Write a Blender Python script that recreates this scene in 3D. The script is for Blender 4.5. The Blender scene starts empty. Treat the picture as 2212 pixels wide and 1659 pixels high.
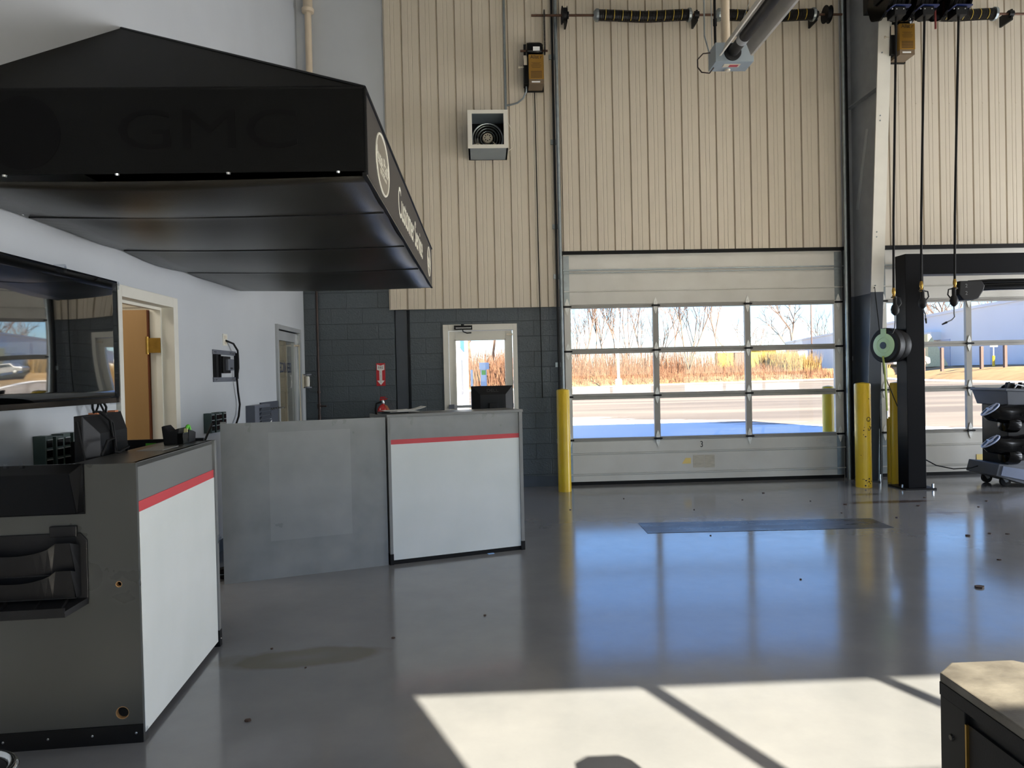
import bpy, bmesh, math, random
from mathutils import Vector, Matrix
random.seed(7)
scene = bpy.context.scene
COL = scene.collection
PI = math.pi

# ------------------------------------------------------------------ helpers
class MB:
    """collects shapes into one bmesh"""
    def __init__(self): self.bm = bmesh.new()
    def poly(self, vs, fs):
        b = [self.bm.verts.new(v) for v in vs]
        for f in fs:
            try: self.bm.faces.new([b[i] for i in f])
            except ValueError: pass
        return self
    def box(self, x0, x1, y0, y1, z0, z1, M=None):
        vs = [Vector((x, y, z)) for z in (z0, z1) for y in (y0, y1) for x in (x0, x1)]
        if M: vs = [M @ v for v in vs]
        return self.poly(vs, [(0,2,3,1),(4,5,7,6),(0,1,5,4),(2,6,7,3),(0,4,6,2),(1,3,7,5)])
    def prism(self, pts, axis, a, b):
        """polygon in the two remaining axes, extruded along axis from a to b"""
        def mk(p, t):
            return {'x': (t, p[0], p[1]), 'y': (p[0], t, p[1]), 'z': (p[0], p[1], t)}[axis]
        n = len(pts)
        vs = [mk(p, a) for p in pts] + [mk(p, b) for p in pts]
        fs = [tuple(range(n))[::-1], tuple(range(n, 2*n))] + [(i, (i+1) % n, n+(i+1) % n, n+i) for i in range(n)]
        return self.poly(vs, fs)
    def hull(self, top, bot):
        n = len(top)
        return self.poly(list(bot)+list(top), [tuple(range(n))[::-1], tuple(range(n, 2*n))] + [(i, (i+1) % n, n+(i+1) % n, n+i) for i in range(n)])
    def tube(self, pts, r, seg=10, cap=True, r_end=None):
        pts = [Vector(p) for p in pts]
        n = len(pts); rings = []; up = None
        for i, p in enumerate(pts):
            if i == 0: d = pts[1]-p
            elif i == n-1: d = p-pts[i-1]
            else: d = (pts[i+1]-p).normalized()+(p-pts[i-1]).normalized()
            if d.length < 1e-9: d = Vector((0,0,1))
            d.normalize()
            if up is None:
                up = Vector((0,0,1)) if abs(d.z) < .9 else Vector((1,0,0))
            s = d.cross(up)
            if s.length < 1e-6: s = d.orthogonal()
            s.normalize(); up = s.cross(d).normalized()
            if callable(r): rr = r(i)
            elif r_end is not None: rr = r+(r_end-r)*i/(n-1)
            else: rr = r
            rings.append([self.bm.verts.new(p+(s*math.cos(t)+up*math.sin(t))*rr) for t in [2*PI*k/seg for k in range(seg)]])
        for a, b in zip(rings, rings[1:]):
            for k in range(seg):
                self.bm.faces.new((a[k], a[(k+1) % seg], b[(k+1) % seg], b[k]))
        if cap:
            self.bm.faces.new(rings[0][::-1]); self.bm.faces.new(rings[-1])
        return self
    def cyl(self, p, q, r, seg=20, r_end=None): return self.tube([p, q], r, seg, True, r_end)
    def lathe(self, prof, org=(0,0,0), axis=(0,0,1), seg=28, ring=False):
        """prof: list of (radius, height) along axis"""
        org = Vector(org); ax = Vector(axis).normalized(); s = ax.orthogonal().normalized(); u = ax.cross(s)
        rings = []
        for r, h in prof:
            rings.append([self.bm.verts.new(org+ax*h+(s*math.cos(t)+u*math.sin(t))*max(r, 1e-5)) for t in [2*PI*k/seg for k in range(seg)]])
        for a, b in zip(rings, rings[1:]+(rings[:1] if ring else [])):
            for k in range(seg):
                self.bm.faces.new((a[k], a[(k+1) % seg], b[(k+1) % seg], b[k]))
        if not ring: self.bm.faces.new(rings[0][::-1]); self.bm.faces.new(rings[-1])
        return self
    def torus(self, c, axis, R, r, seg=28, s2=8, a0=0, a1=2*PI):
        ax = Vector(axis).normalized(); s = ax.orthogonal().normalized(); u = ax.cross(s); c = Vector(c)
        full = abs(a1-a0-2*PI) < 1e-6
        pts = [c+(s*math.cos(t)+u*math.sin(t))*R for t in [a0+(a1-a0)*k/seg for k in range(seg+1)]]
        return self.tube(pts, r, s2, not full)
    def text(self, s, size, M, depth=.002, align='CENTER', sx=1.0, space=1.0, bold=0):
        cu = bpy.data.curves.new('txt', 'FONT'); cu.body = s; cu.size = size; cu.extrude = depth
        cu.align_x = align; cu.align_y = 'CENTER'; cu.space_character = space; cu.offset = bold; cu.resolution_u = 3
        o = bpy.data.objects.new('txt', cu); COL.objects.link(o)
        dg = bpy.context.evaluated_depsgraph_get()
        me = bpy.data.meshes.new_from_object(o.evaluated_get(dg))
        me.transform(M @ Matrix.Diagonal((sx, 1, 1, 1)))
        self.bm.from_mesh(me)
        bpy.data.objects.remove(o); bpy.data.curves.remove(cu); bpy.data.meshes.remove(me)
        return self

def finish(mb, name, mat, smooth=False, bevel=0):
    bm = mb.bm
    bmesh.ops.recalc_face_normals(bm, faces=bm.faces)
    if bevel:
        es = [e for e in bm.edges if len(e.link_faces) == 2 and e.calc_face_angle(0) > .6]
        bmesh.ops.bevel(bm, geom=es, offset=bevel, segments=2, profile=.6, affect='EDGES', clamp_overlap=True)
    me = bpy.data.meshes.new(name); bm.to_mesh(me); bm.free()
    me.materials.append(mat)
    if smooth:
        me.polygons.foreach_set('use_smooth', [True]*len(me.polygons))
        try: me.set_sharp_from_angle(angle=.7)
        except Exception: pass
    return me

def islands(mb):
    bm = mb.bm; bm.verts.index_update(); bm.verts.ensure_lookup_table(); seen = set(); out = []
    for v in bm.verts:
        if v in seen: continue
        st = [v]; seen.add(v); comp = []
        while st:
            a = st.pop(); comp.append(a)
            for e in a.link_edges:
                o = e.other_vert(a)
                if o not in seen: seen.add(o); st.append(o)
        idx = {a: i for i, a in enumerate(comp)}
        fs = {f for a in comp for f in a.link_faces}
        out.append(MB().poly([a.co.copy() for a in comp], [[idx[q] for q in f.verts] for f in fs]))
    bm.free(); return out

def part(name, mb, mat, parent=None, smooth=False, bevel=0, local=False, label=None, kind=None, split=False):
    if split:
        for q in islands(mb): o = part(name, q, mat, parent, smooth, bevel, local, label, kind)
        return o
    me = finish(mb, name, mat, smooth, bevel)
    o = bpy.data.objects.new(name, me); COL.objects.link(o)
    if parent is not None:
        if not local:
            me.transform(world(parent).inverted())
        o.parent = parent
    if label: o['label'] = label
    if kind: o['kind'] = kind
    return o

def world(o):
    M = Matrix.LocRotScale(o.location, o.rotation_euler, o.scale)
    return world(o.parent) @ M if o.parent else M

def tag(o, label, cat, group=None, kind=None):
    o['label'] = label; o['category'] = cat
    if group: o['group'] = group
    if kind: o['kind'] = kind
    return o

def thing(name, label, cat, loc=(0,0,0), rz=0, group=None, kind=None):
    o = bpy.data.objects.new(name, None); COL.objects.link(o)
    o.empty_display_size = .1
    o.location = loc; o.rotation_euler = (0, 0, rz)
    return tag(o, label, cat, group, kind)

def single(name, mb, mat, label, cat, smooth=False, bevel=0, group=None, kind=None):
    """a thing that is one mesh; its origin goes to the base of its bounding box"""
    me = finish(mb, name, mat, smooth, bevel)
    xs = [v.co for v in me.vertices]
    c = Vector(((min(v.x for v in xs)+max(v.x for v in xs))/2, (min(v.y for v in xs)+max(v.y for v in xs))/2, min(v.z for v in xs)))
    me.transform(Matrix.Translation(-c))
    o = bpy.data.objects.new(name, me); COL.objects.link(o); o.location = c
    return tag(o, label, cat, group, kind)

def struct(name, mb, mat, label, cat, smooth=False, bevel=0):
    me = finish(mb, name, mat, smooth, bevel)
    o = bpy.data.objects.new(name, me); COL.objects.link(o)
    return tag(o, label, cat, kind='structure')

def copy_tree(o, parent=None):
    c = o.copy(); COL.objects.link(c)
    if parent: c.parent = parent
    for ch in list(o.children): copy_tree(ch, c)
    return c

def Tx(x, y, z): return Matrix.Translation((x, y, z))
FACE_S = Matrix.Rotation(PI/2, 4, 'X')                       # text readable from -Y
FACE_E = Matrix.Rotation(PI/2, 4, 'Z') @ FACE_S              # text readable from +X

# ------------------------------------------------------------------ materials
def lin(c):
    return tuple(((v/255)/12.92 if v/255 <= .04045 else (((v/255)+.055)/1.055)**2.4) for v in c)
def nd(t, typ, **k):
    n = t.nodes.new(typ)
    for a, v in k.items():
        if a.startswith('i_'): n.inputs[a[2:].replace('_', ' ')].default_value = v
        else: setattr(n, a, v)
    return n
def mat(name, rgb, rough=.6, metal=0, var=.08, vscale=6, bump=0, bscale=40, coat=0, rgb2=None, stretch=None, spec=.5, rvar=0):
    m = bpy.data.materials.new(name); m.use_nodes = True
    t = m.node_tree; L = t.links; b = t.nodes['Principled BSDF']
    c = lin(rgb); b.inputs['Roughness'].default_value = rough; b.inputs['Metallic'].default_value = metal
    b.inputs['Coat Weight'].default_value = coat; b.inputs['Specular IOR Level'].default_value = spec
    tc = nd(t, 'ShaderNodeTexCoord')
    src = tc.outputs['Object']
    if stretch:
        mp = nd(t, 'ShaderNodeMapping'); mp.inputs['Scale'].default_value = stretch
        L.new(src, mp.inputs['Vector']); src = mp.outputs[0]
    n = nd(t, 'ShaderNodeTexNoise'); n.inputs['Scale'].default_value = vscale; n.inputs['Detail'].default_value = 5
    L.new(src, n.inputs['Vector'])
    r = nd(t, 'ShaderNodeValToRGB')
    c2 = lin(rgb2) if rgb2 else tuple(v*(1+var) for v in c)
    c1 = c if rgb2 else tuple(v*(1-var) for v in c)
    r.color_ramp.elements[0].position = .3; r.color_ramp.elements[1].position = .7
    r.color_ramp.elements[0].color = (*c1, 1); r.color_ramp.elements[1].color = (*c2, 1)
    L.new(n.outputs['Fac'], r.inputs[0]); L.new(r.outputs[0], b.inputs['Base Color'])
    if rvar:
        mr = nd(t, 'ShaderNodeMapRange'); mr.inputs['To Min'].default_value = max(0, rough-rvar); mr.inputs['To Max'].default_value = rough+rvar
        mr.inputs['From Min'].default_value = .3; mr.inputs['From Max'].default_value = .7
        L.new(n.outputs['Fac'], mr.inputs[0]); L.new(mr.outputs[0], b.inputs['Roughness'])
    if bump:
        n2 = nd(t, 'ShaderNodeTexNoise'); n2.inputs['Scale'].default_value = bscale; n2.inputs['Detail'].default_value = 4
        L.new(src, n2.inputs['Vector'])
        bp = nd(t, 'ShaderNodeBump'); bp.inputs['Strength'].default_value = bump; bp.inputs['Distance'].default_value = .01
        L.new(n2.outputs['Fac'], bp.inputs['Height']); L.new(bp.outputs[0], b.inputs['Normal'])
    return m
def glass_mat(name, tint=(1, 1, 1), refl=1.0, trans=.93):
    m = bpy.data.materials.new(name); m.use_nodes = True; t = m.node_tree; L = t.links
    t.nodes.clear()
    o = nd(t, 'ShaderNodeOutputMaterial'); mx = nd(t, 'ShaderNodeMixShader')
    tr = nd(t, 'ShaderNodeBsdfTransparent'); tr.inputs[0].default_value = (*[trans*v for v in tint], 1)
    gl = nd(t, 'ShaderNodeBsdfGlossy'); gl.inputs['Roughness'].default_value = .01; gl.inputs[0].default_value = (refl, refl, refl, 1)
    fr = nd(t, 'ShaderNodeFresnel'); ge = nd(t, 'ShaderNodeNewGeometry')
    mr = nd(t, 'ShaderNodeMapRange'); mr.inputs['To Min'].default_value = 1.45; mr.inputs['To Max'].default_value = 1/1.45   # thin sheet: same reflection on both faces
    L.new(ge.outputs['Backfacing'], mr.inputs[0]); L.new(mr.outputs[0], fr.inputs[0])
    L.new(fr.outputs[0], mx.inputs[0]); L.new(tr.outputs[0], mx.inputs[1]); L.new(gl.outputs[0], mx.inputs[2])
    L.new(mx.outputs[0], o.inputs[0])
    return m

def block_mat(name, rgb, z0):
    m = bpy.data.materials.new(name); m.use_nodes = True; t = m.node_tree; L = t.links; b = t.nodes['Principled BSDF']
    tc = nd(t, 'ShaderNodeTexCoord'); sp = nd(t, 'ShaderNodeSeparateXYZ'); L.new(tc.outputs['Object'], sp.inputs[0])
    ax = nd(t, 'ShaderNodeMath', operation='ADD'); L.new(sp.outputs[0], ax.inputs[0]); L.new(sp.outputs[1], ax.inputs[1])
    az = nd(t, 'ShaderNodeMath', operation='SUBTRACT'); L.new(sp.outputs[2], az.inputs[0]); az.inputs[1].default_value = z0-2.032
    cb = nd(t, 'ShaderNodeCombineXYZ'); L.new(ax.outputs[0], cb.inputs[0]); L.new(az.outputs[0], cb.inputs[1])
    br = nd(t, 'ShaderNodeTexBrick'); br.inputs['Scale'].default_value = 1
    br.inputs['Brick Width'].default_value = .4064; br.inputs['Row Height'].default_value = .2032
    br.inputs['Mortar Size'].default_value = .006; br.inputs['Mortar Smooth'].default_value = .5
    c = lin(rgb)
    br.inputs['Color1'].default_value = (*c, 1); br.inputs['Color2'].default_value = (*[v*1.12 for v in c], 1)
    br.inputs['Mortar'].default_value = (*[v*.8 for v in c], 1)
    L.new(cb.outputs[0], br.inputs['Vector']); L.new(br.outputs['Color'], b.inputs['Base Color'])
    n = nd(t, 'ShaderNodeTexNoise'); n.inputs['Scale'].default_value = 55; n.inputs['Detail'].default_value = 6
    L.new(tc.outputs['Object'], n.inputs['Vector'])
    mm = nd(t, 'ShaderNodeMath', operation='MULTIPLY_ADD'); L.new(br.outputs['Fac'], mm.inputs[0]); mm.inputs[1].default_value = -1.2
    L.new(n.outputs['Fac'], mm.inputs[2])
    bp = nd(t, 'ShaderNodeBump'); bp.inputs['Strength'].default_value = .8; bp.inputs['Distance'].default_value = .008
    L.new(mm.outputs[0], bp.inputs['Height']); L.new(bp.outputs[0], b.inputs['Normal'])
    b.inputs['Roughness'].default_value = .42
    return m

def floor_mat():
    m = bpy.data.materials.new('floor_epoxy'); m.use_nodes = True; t = m.node_tree; L = t.links; b = t.nodes['Principled BSDF']
    tc = nd(t, 'ShaderNodeTexCoord'); P = tc.outputs['Object']
    n = nd(t, 'ShaderNodeTexNoise'); n.inputs['Scale'].default_value = 1.3; n.inputs['Detail'].default_value = 8; n.inputs['Roughness'].default_value = .65
    L.new(P, n.inputs['Vector'])
    r = nd(t, 'ShaderNodeValToRGB'); r.color_ramp.elements[0].position = .3; r.color_ramp.elements[1].position = .75
    r.color_ramp.elements[0].color = (*lin((112, 114, 117)), 1); r.color_ramp.elements[1].color = (*lin((128, 129, 131)), 1)
    L.new(n.outputs['Fac'], r.inputs[0]); col = r.outputs[0]
    def blob(cx, cy, rx, ry, rgb, amt, inner=.0, nscale=5, rot=0):
        nonlocal col
        mp = nd(t, 'ShaderNodeMapping', vector_type='TEXTURE'); mp.inputs['Location'].default_value = (cx, cy, 0); mp.inputs['Scale'].default_value = (rx, ry, 1)
        mp.inputs['Rotation'].default_value = (0, 0, rot)
        L.new(P, mp.inputs['Vector'])
        ln = nd(t, 'ShaderNodeVectorMath', operation='LENGTH'); L.new(mp.outputs[0], ln.inputs[0])
        nz = nd(t, 'ShaderNodeTexNoise'); nz.inputs['Scale'].default_value = nscale; nz.inputs['Detail'].default_value = 6; L.new(P, nz.inputs['Vector'])
        ad = nd(t, 'ShaderNodeMath', operation='MULTIPLY_ADD'); L.new(nz.outputs['Fac'], ad.inputs[0]); ad.inputs[1].default_value = .9; L.new(ln.outputs[1], ad.inputs[2])
        rp = nd(t, 'ShaderNodeValToRGB'); e = rp.color_ramp.elements
        e[0].position = .0; e[0].color = (inner, inner, inner, 1); e[1].position = 1.0; e[1].color = (0, 0, 0, 1)
        x = rp.color_ramp.elements.new(.62); x.color = (amt, amt, amt, 1); x = rp.color_ramp.elements.new(.82); x.color = (amt, amt, amt, 1)
        sc = nd(t, 'ShaderNodeMath', operation='MULTIPLY'); L.new(ad.outputs[0], sc.inputs[0]); sc.inputs[1].default_value = .62
        L.new(sc.outputs[0], rp.inputs[0])
        mx = nd(t, 'ShaderNodeMix', data_type='RGBA'); L.new(rp.outputs[0], mx.inputs['Factor'])
        L.new(col, mx.inputs['A']); mx.inputs['B'].default_value = (*lin(rgb), 1); col = mx.outputs['Result']
    blob(-1.0, 3.86, .42, .13, (92, 88, 72), .75, .25, 4, .1)        # tide-mark stain in front of the long counter
    blob(4.42, 7.72, .5, .07, (70, 52, 42), .8, .7, 14)             # rust drips by the lift post
    blob(4.60, 7.06, .22, .035, (70, 45, 35), .8, .8, 20)
    blob(4.58, 7.06, .05, .13, (70, 45, 35), .8, .8, 20)
    blob(4.4, 8.22, .22, .06, (70, 66, 60), .7, .7, 6)
    blob(5.6, 8.1, .35, .1, (84, 74, 58), .6, .5, 6)
    blob(2.6, 8.9, 2.0, .25, (112, 106, 92), .6, .5, 2)
    # fine scratches
    wv = nd(t, 'ShaderNodeTexNoise'); mp = nd(t, 'ShaderNodeMapping'); mp.inputs['Scale'].default_value = (60, 3, 1); mp.inputs['Rotation'].default_value = (0, 0, .5)
    L.new(P, mp.inputs['Vector']); L.new(mp.outputs[0], wv.inputs['Vector']); wv.inputs['Scale'].default_value = 1; wv.inputs['Detail'].default_value = 5
    n3 = nd(t, 'ShaderNodeTexNoise'); n3.inputs['Scale'].default_value = 9; n3.inputs['Detail'].default_value = 6; L.new(P, n3.inputs['Vector'])
    ad = nd(t, 'ShaderNodeMath', operation='MULTIPLY_ADD'); L.new(wv.outputs['Fac'], ad.inputs[0]); ad.inputs[1].default_value = .35; L.new(n3.outputs['Fac'], ad.inputs[2])
    bp = nd(t, 'ShaderNodeBump'); bp.inputs['Strength'].default_value = .03; bp.inputs['Distance'].default_value = .01
    L.new(ad.outputs[0], bp.inputs['Height']); L.new(bp.outputs[0], b.inputs['Normal'])
    mr = nd(t, 'ShaderNodeMapRange'); mr.inputs['From Min'].default_value = .3; mr.inputs['From Max'].default_value = .7
    mr.inputs['To Min'].default_value = .11; mr.inputs['To Max'].default_value = .16
    L.new(n3.outputs['Fac'], mr.inputs[0]); L.new(mr.outputs[0], b.inputs['Roughness'])
    L.new(col, b.inputs['Base Color'])
    b.inputs['IOR'].default_value = 1.7; b.inputs['Specular IOR Level'].default_value = .6
    return m

def lot_mat():
    """parking lot: pale salt-washed asphalt with snow lying in ragged bands near the building"""
    m = bpy.data.materials.new('lot_asphalt'); m.use_nodes = True; t = m.node_tree; L = t.links; b = t.nodes['Principled BSDF']
    tc = nd(t, 'ShaderNodeTexCoord'); P = tc.outputs['Object']
    mp = nd(t, 'ShaderNodeMapping'); mp.inputs['Scale'].default_value = (.05, .35, 1); mp.inputs['Rotation'].default_value = (0, 0, .12); L.new(P, mp.inputs['Vector'])
    n = nd(t, 'ShaderNodeTexNoise'); n.inputs['Scale'].default_value = 1; n.inputs['Detail'].default_value = 6; L.new(mp.outputs[0], n.inputs['Vector'])
    r = nd(t, 'ShaderNodeValToRGB'); r.color_ramp.elements[0].position = .38; r.color_ramp.elements[1].position = .62
    r.color_ramp.elements[0].color = (*lin((96, 87, 79)), 1); r.color_ramp.elements[1].color = (*lin((124, 114, 103)), 1)
    L.new(n.outputs['Fac'], r.inputs[0])
    sp = nd(t, 'ShaderNodeSeparateXYZ'); L.new(P, sp.inputs[0])
    g = nd(t, 'ShaderNodeMapRange'); g.inputs['From Min'].default_value = 20; g.inputs['From Max'].default_value = 30; g.inputs['To Min'].default_value = .85; g.inputs['To Max'].default_value = .27
    sx = nd(t, 'ShaderNodeMath', operation='MULTIPLY_ADD'); L.new(sp.outputs[0], sx.inputs[0]); sx.inputs[1].default_value = .8; L.new(sp.outputs[1], sx.inputs[2])
    L.new(sx.outputs[0], g.inputs[0])
    mp2 = nd(t, 'ShaderNodeMapping'); mp2.inputs['Scale'].default_value = (.12, .5, 1); L.new(P, mp2.inputs['Vector'])
    n2 = nd(t, 'ShaderNodeTexNoise'); n2.inputs['Scale'].default_value = 1; n2.inputs['Detail'].default_value = 5; L.new(mp2.outputs[0], n2.inputs['Vector']); n2.inputs['Roughness'].default_value = .72; n2.inputs['Detail'].default_value = 9
    lt = nd(t, 'ShaderNodeMath', operation='SUBTRACT'); L.new(g.outputs[0], lt.inputs[0]); L.new(n2.outputs['Fac'], lt.inputs[1])
    st = nd(t, 'ShaderNodeMapRange'); st.inputs['From Min'].default_value = -.02; st.inputs['From Max'].default_value = .03; L.new(lt.outputs[0], st.inputs[0])
    mx = nd(t, 'ShaderNodeMix', data_type='RGBA'); L.new(st.outputs[0], mx.inputs['Factor']); L.new(r.outputs[0], mx.inputs['A'])
    mx.inputs['B'].default_value = (.8, .82, .86, 1); L.new(mx.outputs['Result'], b.inputs['Base Color'])
    b.inputs['Roughness'].default_value = .8
    return m

M = dict(
 wall=mat('wall_paint', (186, 190, 194), .55, var=.03, vscale=1.5, bump=.04, bscale=120),
 block=block_mat('block_paint', (74, 82, 87), .158),
 tan=mat('panel_steel', (198, 188, 170), .42, var=.012, vscale=3, stretch=(1, 1, .15)),
 floor=floor_mat(),
 darkgrey=mat('dark_paint', (66, 72, 80), .5, var=.06),
 basebd=mat('base_paint', (60, 68, 78), .5),
 ceil=mat('ceiling_white', (188, 186, 180), .8, var=.03),
 doorwhite=mat('door_white', (206, 204, 196), .45, var=.04, vscale=2.5, rgb2=(196, 193, 184)),
 frame=mat('trim_white', (214, 211, 200), .45, var=.03),
 stile=mat('stile_grey', (150, 147, 140), .5, var=.06),
 galv=mat('galvanised_steel', (150, 158, 160), .38, .8, var=.12, vscale=14),
 hinge=mat('hinge_steel', (226, 226, 220), .4, .1, var=.15, vscale=30),
 black=mat('black_metal', (15, 16, 18), .45, var=.15, spec=.22),
 blackgl=mat('black_gloss', (10, 10, 11), .16, var=.1, spec=.18),
 blackpl=mat('black_plastic', (26, 26, 28), .5, var=.1, spec=.22, bump=.05, bscale=300),
 rubber=mat('black_rubber', (16, 16, 17), .65, var=.1, spec=.22),
 screen=mat('tv_glass', (7, 8, 9), .02, var=.05, spec=1.0, coat=1.0),
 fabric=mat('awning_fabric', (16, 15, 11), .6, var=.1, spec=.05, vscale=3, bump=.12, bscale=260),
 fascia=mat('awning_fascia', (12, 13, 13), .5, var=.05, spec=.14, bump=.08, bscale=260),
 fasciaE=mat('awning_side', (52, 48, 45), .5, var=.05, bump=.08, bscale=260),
 ghost=mat('faded_letter_black', (8, 8, 9), .55, spec=.12),
 letter=mat('letter_white', (226, 222, 206), .5, var=.02),
 badge=mat('badge_grey', (124, 117, 103), .35, var=.05),
 lam=mat('laminate_grey', (112, 113, 112), .36, var=.05, vscale=2.2, rvar=.05),
 lamdark=mat('laminate_charcoal', (70, 71, 69), .3, var=.05, spec=.35, vscale=2.2, rvar=.04),
 lamscuff=mat('laminate_scuffed', (122, 124, 124), .36, var=.1, vscale=4, rgb2=(140, 141, 140), rvar=.1),
 lamghost=mat('laminate_clean', (134, 136, 136), .36, var=.08, vscale=4, rgb2=(148, 149, 148), rvar=.1),
 panelw=mat('panel_white', (216, 219, 217), .35, var=.02, vscale=3, rgb2=(208, 212, 209)),
 red=mat('stripe_red', (196, 62, 68), .45, var=.03),
 edge=mat('edge_grey', (126, 126, 124), .4),
 wood=mat('wood_door', (160, 126, 82), .4, var=.08, vscale=3, stretch=(1, 1, .08), rgb2=(146, 112, 70)),
 woodrim=mat('particle_board', (176, 136, 88), .8, var=.2, vscale=60),
 redwood=mat('reddish_wood', (112, 56, 28), .4, var=.1, vscale=8, stretch=(1, 1, .1)),
 brass=mat('brass', (160, 128, 62), .3, .9, var=.15, vscale=20),
 alu=mat('aluminium', (166, 169, 171), .4, .15, var=.05),
 steel=mat('bright_steel', (190, 192, 192), .22, .95, var=.05),
 yellow=mat('bollard_yellow', (214, 182, 34), .34, var=.06, vscale=5, rgb2=(206, 170, 30)),
 gold=mat('operator_gold', (150, 112, 44), .35, .35, var=.06),
 cream=mat('cream_plastic', (206, 196, 176), .45, var=.03),
 pvc=mat('pvc_pipe', (206, 190, 166), .4, var=.05),
 copper=mat('copper_pipe', (56, 44, 40), .4, .4, var=.2, vscale=10),
 fire=mat('extinguisher_red', (172, 30, 32), .25, var=.05, coat=.4),
 signred=mat('sign_red', (186, 34, 42), .4, var=.02),
 signwhite=mat('sign_white', (232, 226, 222), .4, var=.02),
 ink=mat('ink_black', (24, 22, 22), .5),
 paper=mat('paper_white', (226, 226, 224), .7, var=.02),
 tag_or=mat('paper_tag', (190, 120, 84), .6),
 greenrack=mat('rack_green', (60, 76, 72), .4, var=.08),
 greyplastic=mat('grey_plastic', (98, 102, 112), .45, var=.04),
 greyblue=mat('grey_blue_panel', (112, 122, 144), .35, var=.06),
 greymid=mat('grey_cart', (78, 82, 90), .45, var=.06),
 heater=mat('heater_grey', (150, 162, 170), .45, .2, var=.04),
 reflector=mat('reflector_aluminium', (206, 200, 190), .35, .15, var=.06),
 tubeblack=mat('burner_tube', (52, 50, 48), .45, .6, var=.2, vscale=8),
 greenface=mat('reel_green', (184, 216, 174), .45, var=.04),
 greenhose=mat('hose_lime', (150, 160, 70), .5, var=.06),
 blue=mat('bracket_blue', (16, 32, 78), .45),
 stickgreen=mat('sticker_green', (96, 190, 60), .5),
 stickyel=mat('sticker_yellow', (226, 200, 120), .5),
 clear=glass_mat('clear_plastic', (.95, .97, 1), 1.0, .9),
 glass=glass_mat('window_glass'),
 glassdark=glass_mat('door_glass_tinted', (.8, .84, .86), 1.0, .75),
 bluelet=mat('letter_blue', (50, 84, 160), .5),
 spring=mat('spring_black', (28, 25, 22), .45, .5, var=.2, vscale=30),
 springyel=mat('spring_paint', (196, 166, 60), .5),
 rust=mat('shaft_rust', (92, 66, 52), .55, .6, var=.2, vscale=20),
 chain=mat('chain_steel', (88, 84, 78), .4, .7, var=.4, vscale=90),
 lot=lot_mat(),
 drygrass=mat('dry_grass', (126, 100, 66), .95, var=.2, vscale=.8, rgb2=(150, 124, 86), bump=.4, bscale=3),
 brush=mat('brush_stems', (100, 70, 54), .95, var=.25, vscale=.5, rgb2=(122, 94, 76), spec=.1),
 reed=mat('reed_stems', (132, 106, 62), .95, var=.2, vscale=.5),
 bark=mat('tree_bark', (92, 75, 66), .95, var=.25, vscale=2, rgb2=(122, 102, 90), spec=.1),
 road=mat('road_concrete', (170, 166, 158), .8, var=.08, vscale=.3),
 bldg=mat('warehouse_grey', (226, 226, 228), .7, var=.03, vscale=.2),
 bldgw=mat('wall_white_outside', (226, 226, 224), .6, var=.02),
 bldgy=mat('wall_yellow_outside', (150, 142, 30), .6, var=.04),
 bldgg=mat('container_green', (50, 84, 50), .6, var=.06),
 bluesign=mat('panel_blue_outside', (60, 120, 200), .5, var=.02),
 postbrown=mat('post_brown', (82, 64, 58), .7, var=.08),
 carpaint=mat('car_silver', (150, 150, 152), .25, .5, var=.02, coat=.6),
 carglass=mat('car_window', (30, 34, 40), .08),
 tyre=mat('tyre_black', (24, 24, 24), .7),
 innerwall=block_mat('inner_block', (172, 162, 142), .1),
 leaf=mat('leaf_brown', (58, 40, 30), .8, var=.2, vscale=40),
 dusty=mat('dusty_top', (72, 68, 62), .5, var=.3, vscale=14, rgb2=(108, 104, 96), bump=.1, bscale=60),
 chrome=mat('chrome', (210, 212, 214), .08, 1, var=.02),
 floorplate=mat('floor_paint_dark', (40, 43, 48), .3, var=.2, vscale=2.2, rgb2=(76, 80, 88), stretch=(1, 3, 1), rvar=.1, spec=.3),
)

M['screen'].node_tree.nodes['Principled BSDF'].inputs['IOR'].default_value = 1.8

# ------------------------------------------------------------------ camera
YAW, PITCH, ROLL = .0379, -.01196, .0222
cam_d = bpy.data.cameras.new('camera'); cam = bpy.data.objects.new('camera', cam_d); COL.objects.link(cam)
cam_d.sensor_width = 36; cam_d.lens = 1560/2212*36; cam_d.clip_start = .05; cam_d.clip_end = 900
f = Vector((math.sin(YAW)*math.cos(PITCH), math.cos(YAW)*math.cos(PITCH), math.sin(PITCH)))
r0 = Vector((math.cos(YAW), -math.sin(YAW), 0)); d0 = -(r0.cross(f))
r = r0*math.cos(ROLL)+d0*math.sin(ROLL); d = -r0*math.sin(ROLL)+d0*math.cos(ROLL)
R3 = Matrix((r, -d, -f)).transposed()
cam.matrix_world = Matrix.Translation((0, 0, 1.475)) @ R3.to_4x4()
scene.camera = cam

XL, D, XR, YS, ZC = -2.33, 9.5, 12.0, -.5, 7.0

# ------------------------------------------------------------------ setting: floor, walls, ceiling
struct('floor', MB().box(XL-.3, XR+.3, YS-.3, D+.25, -.2, 0), M['floor'], 'glossy grey painted concrete shop floor', 'floor')
struct('ceiling', MB().box(XL-.3, XR+.3, YS-.3, D+.3, ZC, ZC+.2), M['ceil'], 'high pale ceiling of the service bay', 'ceiling')

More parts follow.
